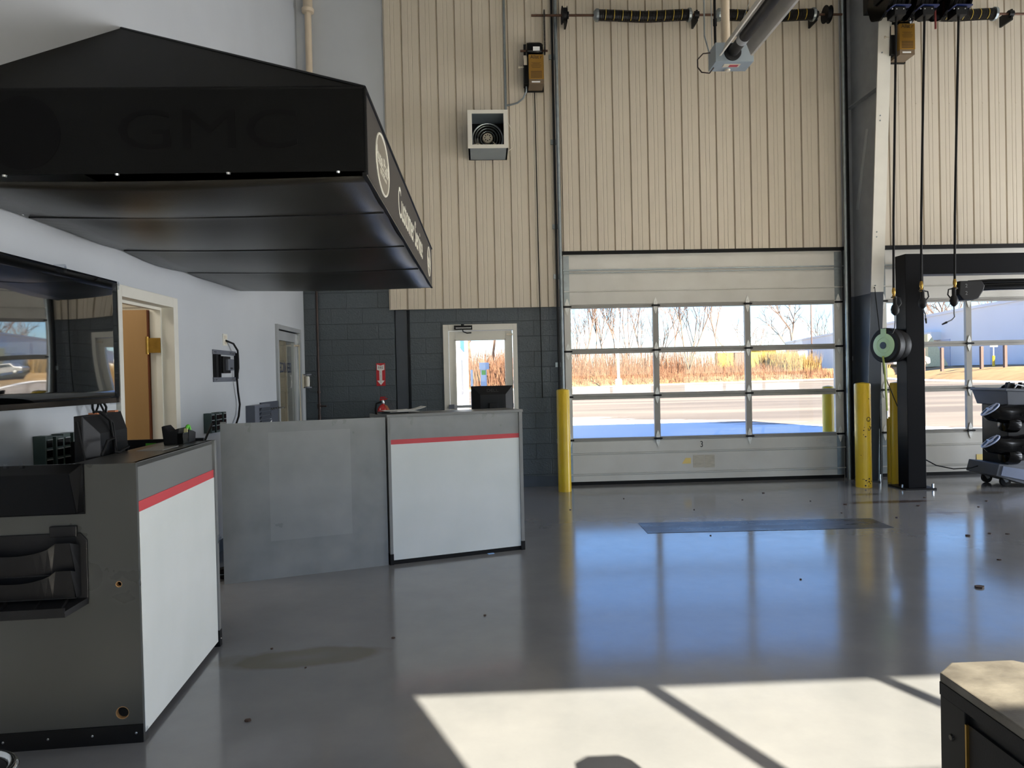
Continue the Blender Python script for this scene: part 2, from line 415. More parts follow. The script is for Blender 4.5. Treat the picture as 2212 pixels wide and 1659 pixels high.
# back wall: dark painted block below, with openings
OP1 = (1.05, 4.83); OP2 = (5.32, 9.10); DT = 3.06
wb = MB()
for x0, x1, z0, z1 in [(XL-.14, -1.16, 0, 3.0), (-.96, -.53, 0, 2.6), (-.53, .44, 2.16, 2.6), (.44, OP1[0], 0, 2.6), (OP1[1], OP2[0], 0, 3.1), (OP2[1], XR+.3, 0, 3.1)]:
    wb.box(x0, x1, D, D+.2, z0, z1)
struct('wall_back', wb, M['block'], 'dark grey painted concrete block wall at the far end', 'wall')
wu = MB().box(XL-.3, -1.16, D, D+.2, 3.0, ZC).box(-1.16, OP1[0], D+.02, D+.2, 2.6, ZC).box(OP1[0], OP2[1], D+.06, D+.2, DT+.02, ZC).box(OP2[1], XR+.3, D, D+.2, 3.1, ZC)
struct('wall_back_upper', wu, M['wall'], 'pale grey wall above the block on the far side', 'wall')
struct('trim_1', MB().box(-1.16, -.96, D+.1, D+.2, 0, 2.6).box(-1.15, -1.0, D+.02, D+.1, 0, 2.36), M['darkgrey'], 'dark painted steel column set in the slot of the block wall', 'column', bevel=.004)
struct('baseboard_back', MB().box(.45, 1.0, D-.012, D, 0, .14).box(-.96, -.53, D-.012, D, 0, .14), M['basebd'], 'dark rubber base along the block wall', 'baseboard')

def cladding(name, x0, x1, z0, z1, yf, label, lrow=()):
    """vertical ribbed steel sheet, ribs every 9 inches"""
    mb = MB(); prof = []; p = .2286; x = x0
    while x < x1-1e-4:
        for dx, dy in ((0, .030), (.012, .030), (.022, 0), (.085, 0), (.092, .004), (.100, 0), (.135, 0), (.142, .004), (.150, 0), (p-.001, 0)):
            if x+dx < x1: prof.append((x+dx, yf+dy))
        x += p
    prof.append((x1, yf))
    pts = prof+[(x1, yf+.05), (x0, yf+.05)]
    mb.prism(pts, 'z', z0, z1)
    zs = [z0+.06]+list(lrow)
    for zz in zs:
        x = x0+.16
        while x < x1-.02:
            mb.cyl((x, yf-.004, zz), (x, yf+.002, zz), .009, 6); x += p
    return struct(name, mb, M['tan'], label, 'wall')
cladding('wall_back_cladding', -1.215, 1.00, 2.36, ZC, 9.43, 'tan ribbed steel siding left of the overhead doors', (4.9,))
cladding('wall_back_cladding.001', 1.06, 4.80, 3.08, ZC, 9.46, 'tan ribbed steel siding above the middle overhead door', (4.98,))
cladding('wall_back_cladding.002', 5.22, 11.9, 3.09, ZC, 9.46, 'tan ribbed steel siding above the right overhead door', (4.98,))
cladding('wall_back_cladding.003', 4.84, 4.95, 2.2, ZC, 9.46, 'narrow tan steel strip beside the steel column')

# left wall with two door openings
D1 = (4.66, 5.55); D2 = (8.18, 9.22)
wl = MB()
for y0, y1, z0, z1 in [(YS-.3, D1[0]+.03, 0, ZC), (D1[1]-.04, D2[0]+.03, 0, ZC), (D2[1]-.03, D+.2, 0, ZC), (D1[0]+.03, D1[1]-.04, 2.05, ZC), (D2[0]+.03, D2[1]-.03, 2.06, ZC)]:
    wl.box(XL-.14, XL, y0, y1, z0, z1)
struct('wall_left', wl, M['wall'], 'pale grey painted side wall behind the counters', 'wall')
struct('baseboard_left', MB().box(XL, XL+.01, YS, D1[0], 0, .1).box(XL, XL+.01, D1[1], D2[0], 0, .1), M['basebd'], 'dark base along the side wall', 'baseboard')
struct('wall_right', MB().box(XR, XR+.2, YS-.3, 4.6, 0, ZC).box(XR, XR+.2, 9.2, D+.2, 0, ZC).box(XR, XR+.2, 4.6, 9.2, 3, ZC), M['wall'], 'pale side wall on the right with an unseen open doorway added for light', 'wall')  # doorway opening is added so that fill light can enter
# rooms behind the side wall
struct('wall_office', MB().box(-5.2, -5.0, 3.6, 9.7, 0, 2.7).box(-5.0, XL-.14, 3.5, 3.7, 0, 2.7).box(-5.0, XL-.14, 9.5, 9.7, 0, 2.7).box(-5.0, XL-.14, 6.4, 6.6, 0, 2.7), M['innerwall'], 'tan block walls of the rooms behind the doorways', 'wall')
struct('ceiling_office', MB().box(-5.2, XL-.14, 3.5, 9.7, 2.7, 2.8), M['ceil'], 'low ceiling of the rooms behind the doorways', 'ceiling')
struct('floor_office', MB().box(-5.2, XL-.3, 3.5, 9.7, -.2, 0), M['darkgrey'], 'floor of the rooms behind the doorways', 'floor')

# front wall (behind the camera) with two overhead window doors; openings for the panes
SD = [(1.16, 4.66), (5.4, 8.9)]
ws = MB()
for x0, x1, z0, z1 in [(XL-.3, -.87, 0, ZC), (-.87, .10, 2.12, ZC), (.10, SD[0][0], 0, ZC), (SD[0][1], SD[1][0], 0, ZC), (SD[1][1], XR+.3, 0, ZC), (SD[0][0], SD[0][1], 3.2, ZC), (SD[1][0], SD[1][1], 3.2, ZC)]:
    ws.box(x0, x1, YS-.2, YS, z0, z1)
struct('wall_front', ws, M['tan'], 'wall behind the viewpoint with the entry doors', 'wall')
def south_door(n, x0, x1):
    root = thing(n, 'overhead door with three rows of panes behind the viewpoint', 'overhead door', (x0, YS-.1, 0), kind='structure')
    fr = MB(); W = x1-x0; gx = [x0+.09+i*(W-.18)/3 for i in range(4)]
    rows = [(2.04, 2.57), (1.42, 1.95), (.8, 1.33)]
    y0, y1 = YS-.12, YS-.07
    fr.box(x0, x1, y0, y1, 2.57, 3.2).box(x0, x1, y0, y1, 0, .8)
    for a, b in ((1.95, 2.04), (1.33, 1.42)): fr.box(x0, x1, y0, y1, a, b)
    for z0, z1 in rows:
        fr.box(x0, gx[0], y0, y1, z0, z1).box(gx[3], x1, y0, y1, z0, z1)
        for g in gx[1:3]: fr.box(g-.035, g+.035, y0, y1, z0, z1)
    part('door_frame', fr, M['doorwhite'], root)
    part('pane', MB().box(gx[0], gx[3], y0+.02, y0+.024, .8, 2.57), M['glass'], root)
t = thing('door_8', 'glazed entry door behind the viewpoint', 'door', (-.385, YS-.1, 0), kind='structure')
part('door_frame', MB().box(-.87, -.80, YS-.16, YS-.08, 0, 2.12).box(.03, .10, YS-.16, YS-.08, 0, 2.12).box(-.80, .03, YS-.16, YS-.08, 2.0, 2.12).box(-.80, .03, YS-.16, YS-.08, 0, .15), M['frame'], t)
part('push_bar', MB().box(-.80, .03, YS-.10, YS-.07, 1.03, 1.07), M['alu'], t)
part('pane', MB().box(-.80, .03, YS-.125, YS-.12, .15, 2.0), M['glass'], t)
south_door('door_6', *SD[0]); south_door('door_7', *SD[1])

# ------------------------------------------------------------------ overhead doors at the far wall
def hinge_mb():
    h = MB()
    h.prism([(-.02, .01), (.02, .01), (.028, .03), (.012, .085), (0, .11), (-.012, .085), (-.028, .03)], 'y', -.006, 0)
    h.prism([(-.02, -.01), (.02, -.01), (.028, -.03), (.012, -.085), (0, -.11), (-.012, -.085), (-.028, -.03)], 'y', -.006, 0)
    return h
HINGE_ME = finish(hinge_mb(), 'hinge', M['hinge'])
PIN_ME = finish(MB().box(-.045, .045, -.022, 0, -.012, .012).cyl((-.055, -.014, 0), (.055, -.014, 0), .009, 8), 'hinge_pin', M['black'])
ROWS = [(1.82-.04, 2.335), (1.215, 1.74), (.615, 1.135)]
def overhead(n, dx, label, number):
    xa, xb = 1.07+dx, 4.80+dx
    root = thing(n, label, 'overhead door', (xa, D, 0), kind='structure')
    y0, y1 = D+.005, D+.05
    gl, gr, cs = 1.155+dx, 4.695+dx, (2.285+dx, 3.52+dx)
    t = MB().box(xa, xb, y0+.012, y1, 2.385, 3.05)
    for z0, z1 in ((2.388, 2.549), (2.569, 2.792), (2.812, 2.826), (2.85, 3.05)): t.box(xa, xb, y0, y0+.012, z0, z1)
    t.box(xa, xb+.02, y0-.008, y0+.012, 2.556, 2.567)
    part('top_section', t, M['doorwhite'], root)
    part('strut', MB().box(xa-.01, xb+.03, y0-.03, y0-.012, 2.83, 2.848).box(xa-.01, xb, y0-.024, y0-.012, 2.795, 2.806), M['galv'], root)
    b = MB().box(xa, xb, y0+.012, y1, .045, .575)
    for z0, z1 in ((.045, .122), (.15, .397), (.425, .572)): b.box(xa, xb, y0, y0+.012, z0, z1)
    for z in (.405, .13): b.box(xa, xb+.02, y0-.006, y0+.012, z+.004, z+.016)
    part('bottom_section', b, M['doorwhite'], root)
    part('bottom_seal', MB().box(xa, xb, y0, y1, .0, .045), M['rubber'], root)
    bars = [(2.335, 2.385), (1.74, 1.78), (1.135, 1.215), (.575, .615)]
    rails = MB()
    for a, c in ((2.335, 2.385), (1.735, 1.805), (1.13, 1.205), (.575, .62)):
        mid = (a+c)/2
        rails.box(gl-.01, gr+.01, y0, y1, a, mid-.003).box(gl-.01, gr+.01, y0, y1, mid+.003, c)
        rails.box(gl-.01, gr+.01, y0+.01, y1, mid-.003, mid+.003)
    part('rail', rails, M['stile'], root)
    part('end_stile', MB().box(xa, gl, y0-.002, y1, .575, 2.385), M['doorwhite'], root)
    part('end_stile', MB().box(gr, xb, y0-.002, y1, .575, 2.385), M['doorwhite'], root)
    for c in cs: part('mullion', MB().box(c-.038, c+.038, y0-.001, y1, .575, 2.385), M['stile'], root)
    part('end_cap', MB().box(xa, xa+.075, y0-.004, y0, .05, .575).box(xa, xa+.075, y0-.004, y0, 2.385, 3.03), M['galv'], root, split=True)
    part('end_cap', MB().box(xb-.095, xb, y0-.004, y0, .05, .575).box(xb-.095, xb, y0-.004, y0, 2.385, 3.03), M['galv'], root, split=True)
    spans = [(gl, cs[0]-.038), (cs[0]+.038, cs[1]-.038), (cs[1]+.038, gr)]
    for a, c in ((1.805, 2.335), (1.205, 1.735), (.62, 1.13)):
        for s0, s1 in spans:
            part('pane', MB().box(s0, s1, y1-.02, y1-.015, a, c), M['glass'], root)
    for z in (2.36, 1.77, 1.17, .597):
        for x in (xa+.04, cs[0], cs[1], xb-.05):
            h = bpy.data.objects.new('hinge', HINGE_ME); COL.objects.link(h); h.parent = root; h.location = (x-xa, .001, z)
            p = bpy.data.objects.new('hinge_pin', PIN_ME); COL.objects.link(p); p.parent = h; p.location = (0, -.004, 0)
    if number:
        part('number', MB().text('3', .115, Tx(2.87+dx, y0-.002, .50) @ FACE_S, .0015, sx=.8), M['ink'], root, label='black door number')
        lb = MB().box(2.75, 2.90, y0-.0025, y0, .195, .36).box(2.905, 3.04, y0-.0025, y0, .19, .36)
        part('notice', lb, mat('notice_beige', (186, 180, 164), .7, var=.2, vscale=60, stretch=(.2, 1, 3)), root)
        part('sticker', MB().prism([(2.60, .25), (2.72, .25), (2.72, .325), (2.65, .325)], 'y', y0-.002, y0), M['stickyel'], root)
        part('rating_label', MB().box(4.43, 4.66, y0-.0025, y0, .47, .545), mat('rating_paper', (196, 194, 188), .6, var=.15, vscale=60, stretch=(.2, 1, 3)), root)
    return root
overhead('door_4', 0, 'white overhead door with nine panes and a number 3 on its lower panel', True)
o5 = overhead('door_5', 4.255, 'white overhead door with nine panes behind the black lift frame', False)
part('sticker', MB().box(6.62, 6.72, D, D+.004, .17, .27), M['stickyel'], o5)

# vertical tracks, exterior jambs
for i, (x, lab, z1) in enumerate([(1.02, 'galvanised door track on the left of the middle overhead door', ZC), (4.80, 'galvanised door track on the right of the middle overhead door', ZC), (5.20, 'galvanised door track on the left of the right overhead door', ZC), (9.1, 'galvanised door track at the far right of the right overhead door', ZC)]):
    s = 1 if i in (0, 2) else -1
    t = thing('door_track', lab, 'door track', (x, 9.36, 0))
    part('channel', MB().tube([(x, 9.37, .0), (x, 9.37, 3.3), (x+.0*s, 9.36, ZC)], .022, 8), M['galv'], t, smooth=True)
    part('angle', MB().box(x-.045*s-.012, x-.045*s+.012, 9.36, 9.43, 0, ZC-.01), M['black'], t)
    br = MB()
    for z in (.6, 1.6, 2.75, 3.4, 4.5, 5.6): br.box(min(x, x-.09*s), max(x, x-.09*s), 9.40, 9.43, z-.03, z+.03)
    part('bracket', br, M['galv'], t, split=True)
jm = MB()
for a, b2 in (OP1, OP2): jm.box(a-.01, a+.02, D+.05, D+.2, 0, DT).box(b2-.06, b2+.01, D+.05, D+.2, 0, DT)
struct('trim_3', MB().box(OP1[0], OP1[1], D-.05, D+.06, 3.045, 3.085), M['rubber'], 'black strip standing in for the dark gap above the middle overhead door', 'trim')  # dark gap drawn as a black strip, which also blocks a light leak
struct('trim_4', MB().box(OP2[0], OP2[1], D-.05, D+.06, 3.045, 3.095), M['rubber'], 'black strip standing in for the dark gap above the right overhead door', 'trim')  # same added strip: gap shade as black, light leak closed
struct('trim_2', jm, M['bldgw'], 'white outer jambs of the overhead doors', 'trim')

# ------------------------------------------------------------------ glazed back door
t = thing('door_3', 'white framed glass exit door in the dark block wall', 'door', (-.04, D, 0), kind='structure')
fr = MB().box(-.53, -.46, D-.03, D+.12, 0, 2.155).box(.385, .44, D-.03, D+.12, 0, 2.155).box(-.46, .385, D-.03, D+.12, 2.075, 2.155)
part('door_frame', fr, M['frame'], t, bevel=.004)
sl = MB().box(-.455, -.372, D+.01, D+.055, .01, 2.07).box(.285, .375, D+.01, D+.055, .01, 2.07).box(-.372, .285, D+.01, D+.055, 1.95, 2.07).box(-.372, .285, D+.01, D+.055, .01, .25)
part('slab', sl, M['frame'], t, bevel=.003)
part('glazing_bead', MB().box(-.385, -.365, D, D+.06, .24, 1.96).box(.275, .295, D, D+.06, .24, 1.96).box(-.385, .295, D, D+.06, 1.945, 1.965), M['frame'], t)
part('pane', MB().box(-.37, .28, D+.03, D+.036, .25, 1.95), M['glass'], t)
bar = part('push_bar', MB().box(-.46, .37, D-.07, D-.03, 1.065, 1.10), M['alu'], t, bevel=.004)
part('bar_end', MB().box(-.47, -.40, D-.075, D+.01, 1.055, 1.11).box(.31, .375, D-.075, D+.01, 1.055, 1.11), M['greyplastic'], bar, split=True)
cl = part('door_closer', MB().box(-.38, -.145, D-.075, D-.03, 2.085, 2.14).cyl((-.27, D-.06, 2.14), (-.27, D-.06, 2.155), .02, 12), M['black'], t)
part('closer_cover', MB().box(-.36, -.16, D-.078, D-.075, 2.10, 2.112), M['steel'], cl)
part('closer_arm', MB().tube([(-.27, D-.06, 2.085), (-.265, D-.06, 2.06), (-.215, D-.04, 2.04), (-.16, D-.02, 2.045)], .008, 6), M['black'], cl)
part('door_hinge', MB().box(.30, .38, D-.012, D+.01, 2.0, 2.03), M['cream'], t)

# ------------------------------------------------------------------ wood door and aluminium door in the side wall
t = thing('door_1', 'open wood office door in a white frame behind the television', 'door', (XL, 5.1, 0), kind='structure')
part('door_frame', MB().box(XL-.15, XL+.03, D1[0], D1[0]+.05, 0, 2.11).box(XL-.15, XL+.03, D1[1]-.075, D1[1], 0, 2.11).box(XL-.15, XL+.03, D1[0]+.05, D1[1]-.075, 2.035, 2.11), M['frame'], t, bevel=.004)
part('door_stop', MB().box(XL-.10, XL-.06, D1[1]-.095, D1[1]-.075, 0, 2.035).box(XL-.10, XL-.06, D1[0]+.05, D1[1]-.095, 2.015, 2.035), M['frame'], t)
YH = D1[1]-.10
lf = part('slab', MB().box(XL-1.02, XL-.16, YH, YH+.045, .01, 2.02), M['wood'], t)
part('slab_edge', MB().box(XL-.16, XL-.154, YH+.002, YH+.043, .01, 2.02), M['redwood'], lf)
part('vision_frame', MB().box(XL-.52, XL-.47, YH-.01, YH, .9, 1.85).box(XL-.75, XL-.70, YH-.01, YH, .9, 1.85).box(XL-.70, XL-.52, YH-.01, YH, 1.80, 1.85).box(XL-.70, XL-.52, YH-.01, YH, .9, .95), M['redwood'], lf)
part('vision_pane', MB().box(XL-.70, XL-.52, YH-.004, YH-.001, .95, 1.80), M['blackgl'], lf)
hg = part('door_hinge', MB().box(XL-.155, XL-.06, YH-.012, YH-.004, 1.70, 1.81).cyl((XL-.155, YH-.01, 1.69), (XL-.155, YH-.01, 1.82), .011, 10), M['brass'], t, smooth=True)

t = thing('door_2', 'grey aluminium glass door with blue lettering at the far end of the side wall', 'door', (XL, 8.7, 0), kind='structure')
part('door_frame', MB().box(XL-.15, XL+.03, D2[0], D2[0]+.05, 0, 2.11).box(XL-.15, XL+.03, D2[1]-.05, D2[1], 0, 2.11).box(XL-.15, XL+.03, D2[0]+.05, D2[1]-.05, 2.06, 2.11), M['alu'], t, bevel=.003)
sl = MB().box(XL-.05, XL-.01, D2[0]+.05, D2[0]+.16, .01, 2.05).box(XL-.05, XL-.01, D2[1]-.17, D2[1]-.05, .01, 2.05).box(XL-.05, XL-.01, D2[0]+.16, D2[1]-.17, 1.94, 2.05).box(XL-.05, XL-.01, D2[0]+.16, D2[1]-.17, .01, .3)
part('slab', sl, M['alu'], t, bevel=.003)
part('pane', MB().box(XL-.032, XL-.028, D2[0]+.16, D2[1]-.17, .3, 1.94), M['glassdark'], t)
part('lettering', MB().text('SERVICE', .17, Tx(XL-.034, 8.70, 1.62) @ FACE_E @ Matrix.Diagonal((-1, 1, 1, 1)), .001, sx=.78), M['bluelet'], t, label='blue lettering read from behind')
part('pull_handle', MB().tube([(XL-.01, D2[1]-.2, .9), (XL+.05, D2[1]-.2, .9), (XL+.05, D2[1]-.2, 1.9), (XL-.01, D2[1]-.2, 1.9)], .014, 8), M['cream'], t, smooth=True)
part('gear_hinge', MB().box(XL-.02, XL+.012, D2[1]-.065, D2[1]-.045, .02, 2.04), M['steel'], t)

# ------------------------------------------------------------------ awning over the counters
AX, AY0, AY1, AZ0, AZ1 = -.483, 3.105, 7.0, 2.345, 2.712
PKZ, PY0, PY1 = 3.80, 4.84, 5.27
aw = thing('awning', 'black fabric hip-roof awning with white lettering mounted on the side wall', 'awning', (XL, 5.05, AZ0))
rf = MB()
top = [(AX, AY0, AZ1), (AX, AY1, AZ1), (XL+.004, AY1, AZ1), (XL+.004, AY0, AZ1), (XL+.004, PY0, PKZ), (XL+.004, PY1, PKZ)]
rf.poly(top, [(0, 4, 3), (0, 1, 5, 4), (1, 2, 5), (3, 4, 5, 2)])
low = [(x, y, z-.015) for x, y, z in top]
rf.poly(low, [(3, 4, 0), (4, 5, 1, 0), (5, 2, 1)])
part('roof_cover', rf, M['fabric'], aw)
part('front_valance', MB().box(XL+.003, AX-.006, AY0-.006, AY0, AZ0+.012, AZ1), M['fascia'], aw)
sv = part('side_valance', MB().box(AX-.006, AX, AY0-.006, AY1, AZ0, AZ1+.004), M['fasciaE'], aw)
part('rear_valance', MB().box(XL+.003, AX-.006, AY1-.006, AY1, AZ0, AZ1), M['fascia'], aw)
pp = MB()
for a, b in (((AX, AY0, AZ1), (XL+.01, PY0, PKZ)), ((AX, AY1, AZ1), (XL+.01, PY1, PKZ)), ((AX, AY0, AZ0), (AX, AY0, AZ1)), ((AX, AY0, AZ1), (AX, AY1, AZ1)), ((XL+.01, AY0, AZ1), (AX, AY0, AZ1))): pp.cyl(a, b, .009, 8)
part('piping', pp, M['fascia'], aw)
part('edge_trim', MB().box(AX-.014, AX+.004, AY0-.012, AY1+.004, AZ0-.012, AZ0+.004), M['black'], aw)
part('edge_highlight', MB().box(AX+.004, AX+.006, AY0-.012, AY1, AZ0-.010, AZ0-.006), M['steel'], aw)
# sagging soffit sheets with lapped seams
sf = MB(); NY, NX = 48, 10
seam = [AY0+.01, 3.78, 4.75, 5.75, AY1]
vs = []; 
for j in range(NY+1):
    y = AY0+.01+(AY1-AY0-.01)*j/NY
    k = max(i for i in range(len(seam)-1) if y >= seam[i]-1e-6); k = min(k, 3)
    u = (y-seam[k])/(seam[k+1]-seam[k])
    for i in range(NX+1):
        v = i/NX; x = XL+.02+(AX-.012-XL-.02)*v
        sag = .035*math.sin(PI*min(max(u, 0), 1))**.8*math.sin(PI*(.12+.8*v))+.012*math.sin(PI*v)
        vs.append((x, y, AZ0-.004-sag+.012*math.sin(9*v+y*2.1)*math.sin(PI*u)))
fs = [(j*(NX+1)+i, j*(NX+1)+i+1, (j+1)*(NX+1)+i+1, (j+1)*(NX+1)+i) for j in range(NY) for i in range(NX)]
sf.poly(vs, fs)
so = part('soffit', sf, mat('awning_soffit', (38, 35, 29), .32, spec=.3, var=.1, vscale=4, bump=.1, bscale=200), aw, smooth=True)
sm = so.modifiers.new('thickness', 'SOLIDIFY'); sm.thickness = .004
st = MB()
for y in seam[1:4]: st.tube([(XL+.03+(AX-.05-XL)*k/8, y, AZ0-.011-.012*math.sin(PI*k/8)) for k in range(9)], .005, 6)
part('seam', st, M['black'], aw, split=True)
sn = MB()
for k in range(18): sn.lathe([(.008, 0), (.006, -.006)], (XL+.03, AY0+.2+k*.212, AZ0-.004), seg=8)
for k in range(4): sn.lathe([(.010, 0), (.008, -.008)], (XL+.35+k*.46, AY0-.004, AZ0+.012), seg=8)
for k in range(4): sn.lathe([(.010, 0), (.008, -.008)], (XL+.35+k*.46, AY1, AZ0-.004), seg=8)
part('snap', sn, M['steel'], aw, split=True)
part('frame_tube', MB().cyl((XL+.02, AY0+.03, AZ0+.05), (AX-.03, AY0+.03, AZ0+.05), .018, 10).cyl((AX-.03, AY0+.03, AZ0+.05), (AX-.03, AY1-.03, AZ0+.05), .018, 10).cyl((AX-.03, AY0+.03, AZ0+.05), (AX-.03, AY0+.03, AZ1-.03), .018, 10), M['black'], aw)
TE = lambda y, z: Tx(AX+.0015, y, z) @ FACE_E
part('lettering', MB().text('Customer Service', .265, TE(5.10, 2.515), .001, sx=.86), M['letter'], sv, label='white lettering')
def badge(yc, zc, ry, rz):
    n = 40; e = [(yc+ry*math.cos(2*PI*k/n), zc+rz*math.sin(2*PI*k/n)) for k in range(n)]
    b = part('badge', MB().prism(e, 'x', AX, AX+.002), M['badge'], sv)
    ring = MB().tube([(AX+.002, y, z) for y, z in e]+[(AX+.002, e[0][0], e[0][1])], .0055, 6, False)
    part('badge_ring', ring, M['letter'], b)
    tx = MB().text('Auto Park', rz*.62, TE(yc, zc+rz*.10), .002, sx=.62*ry/rz*1.25)
    tx.text('BUICK GMC.com', rz*.26, TE(yc+.02, zc-rz*.34), .002, sx=.8)
    tx.box(AX+.001, AX+.004, yc-ry*.72, yc+ry*.80, zc-rz*.17, zc-rz*.13)
    part('badge_lettering', tx, M['letter'], b)
badge(3.62, 2.53, .225, .142); badge(6.60, 2.525, .15, .13)
gh = MB().text('GMC', .24, Tx(-1.14, AY0-.0065, 2.53) @ FACE_S, .0005, sx=1.45)
part('faded_emblem', MB().lathe([(.155, 0), (.155, .001)], (-1.9, AY0-.006, 2.53), (0, -1, 0), 40), M['ghost'], aw, label='black round mark left by a removed emblem')
part('faded_lettering', gh, M['ghost'], aw, label='black marks left by removed letters')

# ------------------------------------------------------------------ television on the side wall
tv = thing('television', 'large wall-mounted television with glossy black screen reflecting the bay doors', 'television', (XL, 3.9, 1.385))
TX = -2.24; ty0, ty1, tz0, tz1 = 3.10, 4.53, 1.362, 2.105
part('back_case', MB().box(TX-.045, TX-.006, ty0+.01, ty1-.01, tz0+.01, tz1-.01).box(XL+.002, TX-.045, 3.5, 4.1, 1.5, 1.95), M['blackpl'], tv, bevel=.004)
part('bezel', MB().box(TX-.01, TX, ty0, ty1, tz0, tz0+.03).box(TX-.01, TX, ty0, ty1, tz1-.012, tz1).box(TX-.01, TX, ty0, ty0+.012, tz0+.03, tz1-.012).box(TX-.01, TX, ty1-.012, ty1, tz0+.03, tz1-.012), M['blackgl'], tv, bevel=.002)
# slightly bowed front glass
g = MB(); vs = []; NYg, NZg = 24, 14
for j in range(NZg+1):
    for i in range(NYg+1):
        u, v = i/NYg, j/NZg
        vs.append((TX-.004+.005*math.sin(PI*u)*math.sin(PI*v), ty0+.012+(ty1-ty0-.024)*u, tz0+.03+(tz1-tz0-.042)*v))
g.poly(vs, [(j*(NYg+1)+i, j*(NYg+1)+i+1, (j+1)*(NYg+1)+i+1, (j+1)*(NYg+1)+i) for j in range(NZg) for i in range(NYg)])
sc = part('screen', g, M['screen'], tv, smooth=True)
sm = sc.modifiers.new('thickness', 'SOLIDIFY'); sm.thickness = .004
for y, z in ((3.97, tz1), (ty1, tz1-.02), (ty1-.02, tz0+.02)):
    part('clear_clip', MB().box(TX-.05, TX+.008, y-.012, y+.008, z-.03, z+.018).cyl((TX+.004, y, z), (TX+.012, y, z), .008, 10), M['clear'], tv, bevel=.003)
part('cable_loop', MB().tube([(-2.26, 4.25, 1.40), (-2.25, 4.23, 1.34), (-2.25, 4.26, 1.29), (-2.25, 4.32, 1.275), (-2.25, 4.37, 1.30), (-2.25, 4.38, 1.34), (-2.255, 4.33, 1.40)], .007, 8).tube([(-2.26, 4.31, 1.40), (-2.245, 4.28, 1.35), (-2.245, 4.25, 1.31), (-2.245, 4.28, 1.28), (-2.245, 4.33, 1.285), (-2.25, 4.35, 1.32), (-2.26, 4.30, 1.40)], .006, 8),
       M['rubber'], tv, smooth=True)

# ------------------------------------------------------------------ front counter (left foreground)
def with_holes(mb, cutters):
    """boolean holes, evaluated at once"""
    me = finish(mb, 'panel', M['lamdark']); o = bpy.data.objects.new('panel', me); COL.objects.link(o); tmp = []
    for p, q, r_ in cutters:
        cm = finish(MB().cyl(p, q, r_, 32), 'cut', M['lamdark']); co = bpy.data.objects.new('cut', cm); COL.objects.link(co); tmp.append(co)
        md = o.modifiers.new('b', 'BOOLEAN'); md.operation = 'DIFFERENCE'; md.object = co; md.solver = 'EXACT'
    dg = bpy.context.evaluated_depsgraph_get(); res = bpy.data.meshes.new_from_object(o.evaluated_get(dg))
    for x in tmp+[o]:
        m_ = x.data; bpy.data.objects.remove(x); bpy.data.meshes.remove(m_)
    out = MB(); out.bm.from_mesh(res); bpy.data.meshes.remove(res)
    return out
# local frame: x from the near front corner back along the front face (length 1.07), y towards the wall
k1 = thing('front_counter', 'dark-sided service counter with white front panel and red stripe, nearest the viewpoint', 'counter', (-1.443, 3.035, 0), PI/2+.075)
# in this frame the dark end panel lies along +y (towards the wall) at x = 0
L1 = 1.07; H1 = 1.15; W1 = .84
ep = with_holes(MB().box(-.02, 0, -.004, W1, .0, H1), [((-.1, .075, .655), (.1, .075, .655), .0125), ((-.1, .075, .125), (.1, .075, .125), .026)])
e = part('end_panel', ep, M['lamdark'], k1, local=True)
part('hole_lining', MB().lathe([(.0126, 0), (.0126, .019), (.0105, .019), (.0105, 0)], (-.0195, .075, .655), (1, 0, 0), 24, True).lathe([(.0262, 0), (.0262, .019), (.0235, .019), (.0235, 0)], (-.0195, .075, .125), (1, 0, 0), 28, True), M['woodrim'], e, local=True, split=True)
kp = part('kick_plate', MB().box(-.026, -.02, -.006, W1, 0, .075), M['rubber'], k1, local=True)
for y in (.02, .19, .36, .53): part('screw', MB().lathe([(.006, 0), (.005, .004), (.002, .005)], (-.026, y, .042), (-1, 0, 0), 12), M['steel'], kp, local=True)
part('front_rail', MB().box(0, L1, 0, .02, .985, H1), M['lam'], k1, local=True)
part('red_stripe', MB().box(.0, L1-.03, -.004, .012, .945, .988), M['red'], k1, local=True)
part('white_panel', MB().box(.0, L1-.035, -.006, .012, .03, .945), M['panelw'], k1, local=True)
pst = part('end_post', MB().box(L1-.035, L1, -.014, .05, .0, H1), M['lam'], k1, local=True, bevel=.002)
fc = part('foot_cap', MB().box(L1-.037, L1+.002, -.016, .052, 0, .09), M['rubber'], pst, local=True)
part('screw', MB().lathe([(.006, 0), (.004, .004)], (L1-.017, -.016, .04), (0, -1, 0), 12), M['steel'], fc, local=True)
part('clear_clip', MB().box(L1-.03, L1-.01, -.022, -.014, .575, .62).cyl((L1-.03, -.022, .58), (L1-.005, -.024, .605), .006, 8), M['clear'], pst, local=True)
part('corner_guard', MB().box(-.022, .012, -.012, .0, .0, .05), M['clear'], k1, local=True)
part('shelf_top', MB().box(0, L1, .0, .27, H1-.022, H1), M['lamdark'], k1, local=True, bevel=.002)
part('far_panel', MB().box(L1-.02, L1, .05, W1-.02, .0, H1+.015), M['blackpl'], k1, local=True)
part('work_top', MB().box(.0, L1-.02, .25, W1-.01, .73, .76), M['lamdark'], k1, local=True)
part('sticker', MB().box(L1-.022, L1-.02, .30, .355, 1.085, 1.145), M['stickgreen'], k1, local=True, label='bright green sticker')
kw = world(k1)
def k1p(x, y, z): return tuple(kw @ Vector((x, y, z)))

# wall pockets on the dark end panel
RZ1 = PI/2+.075
wp = thing('wall_pocket', 'glossy black letter tray hung on the top of the dark counter end', 'wall pocket', k1p(-.02, .33, .95), RZ1)
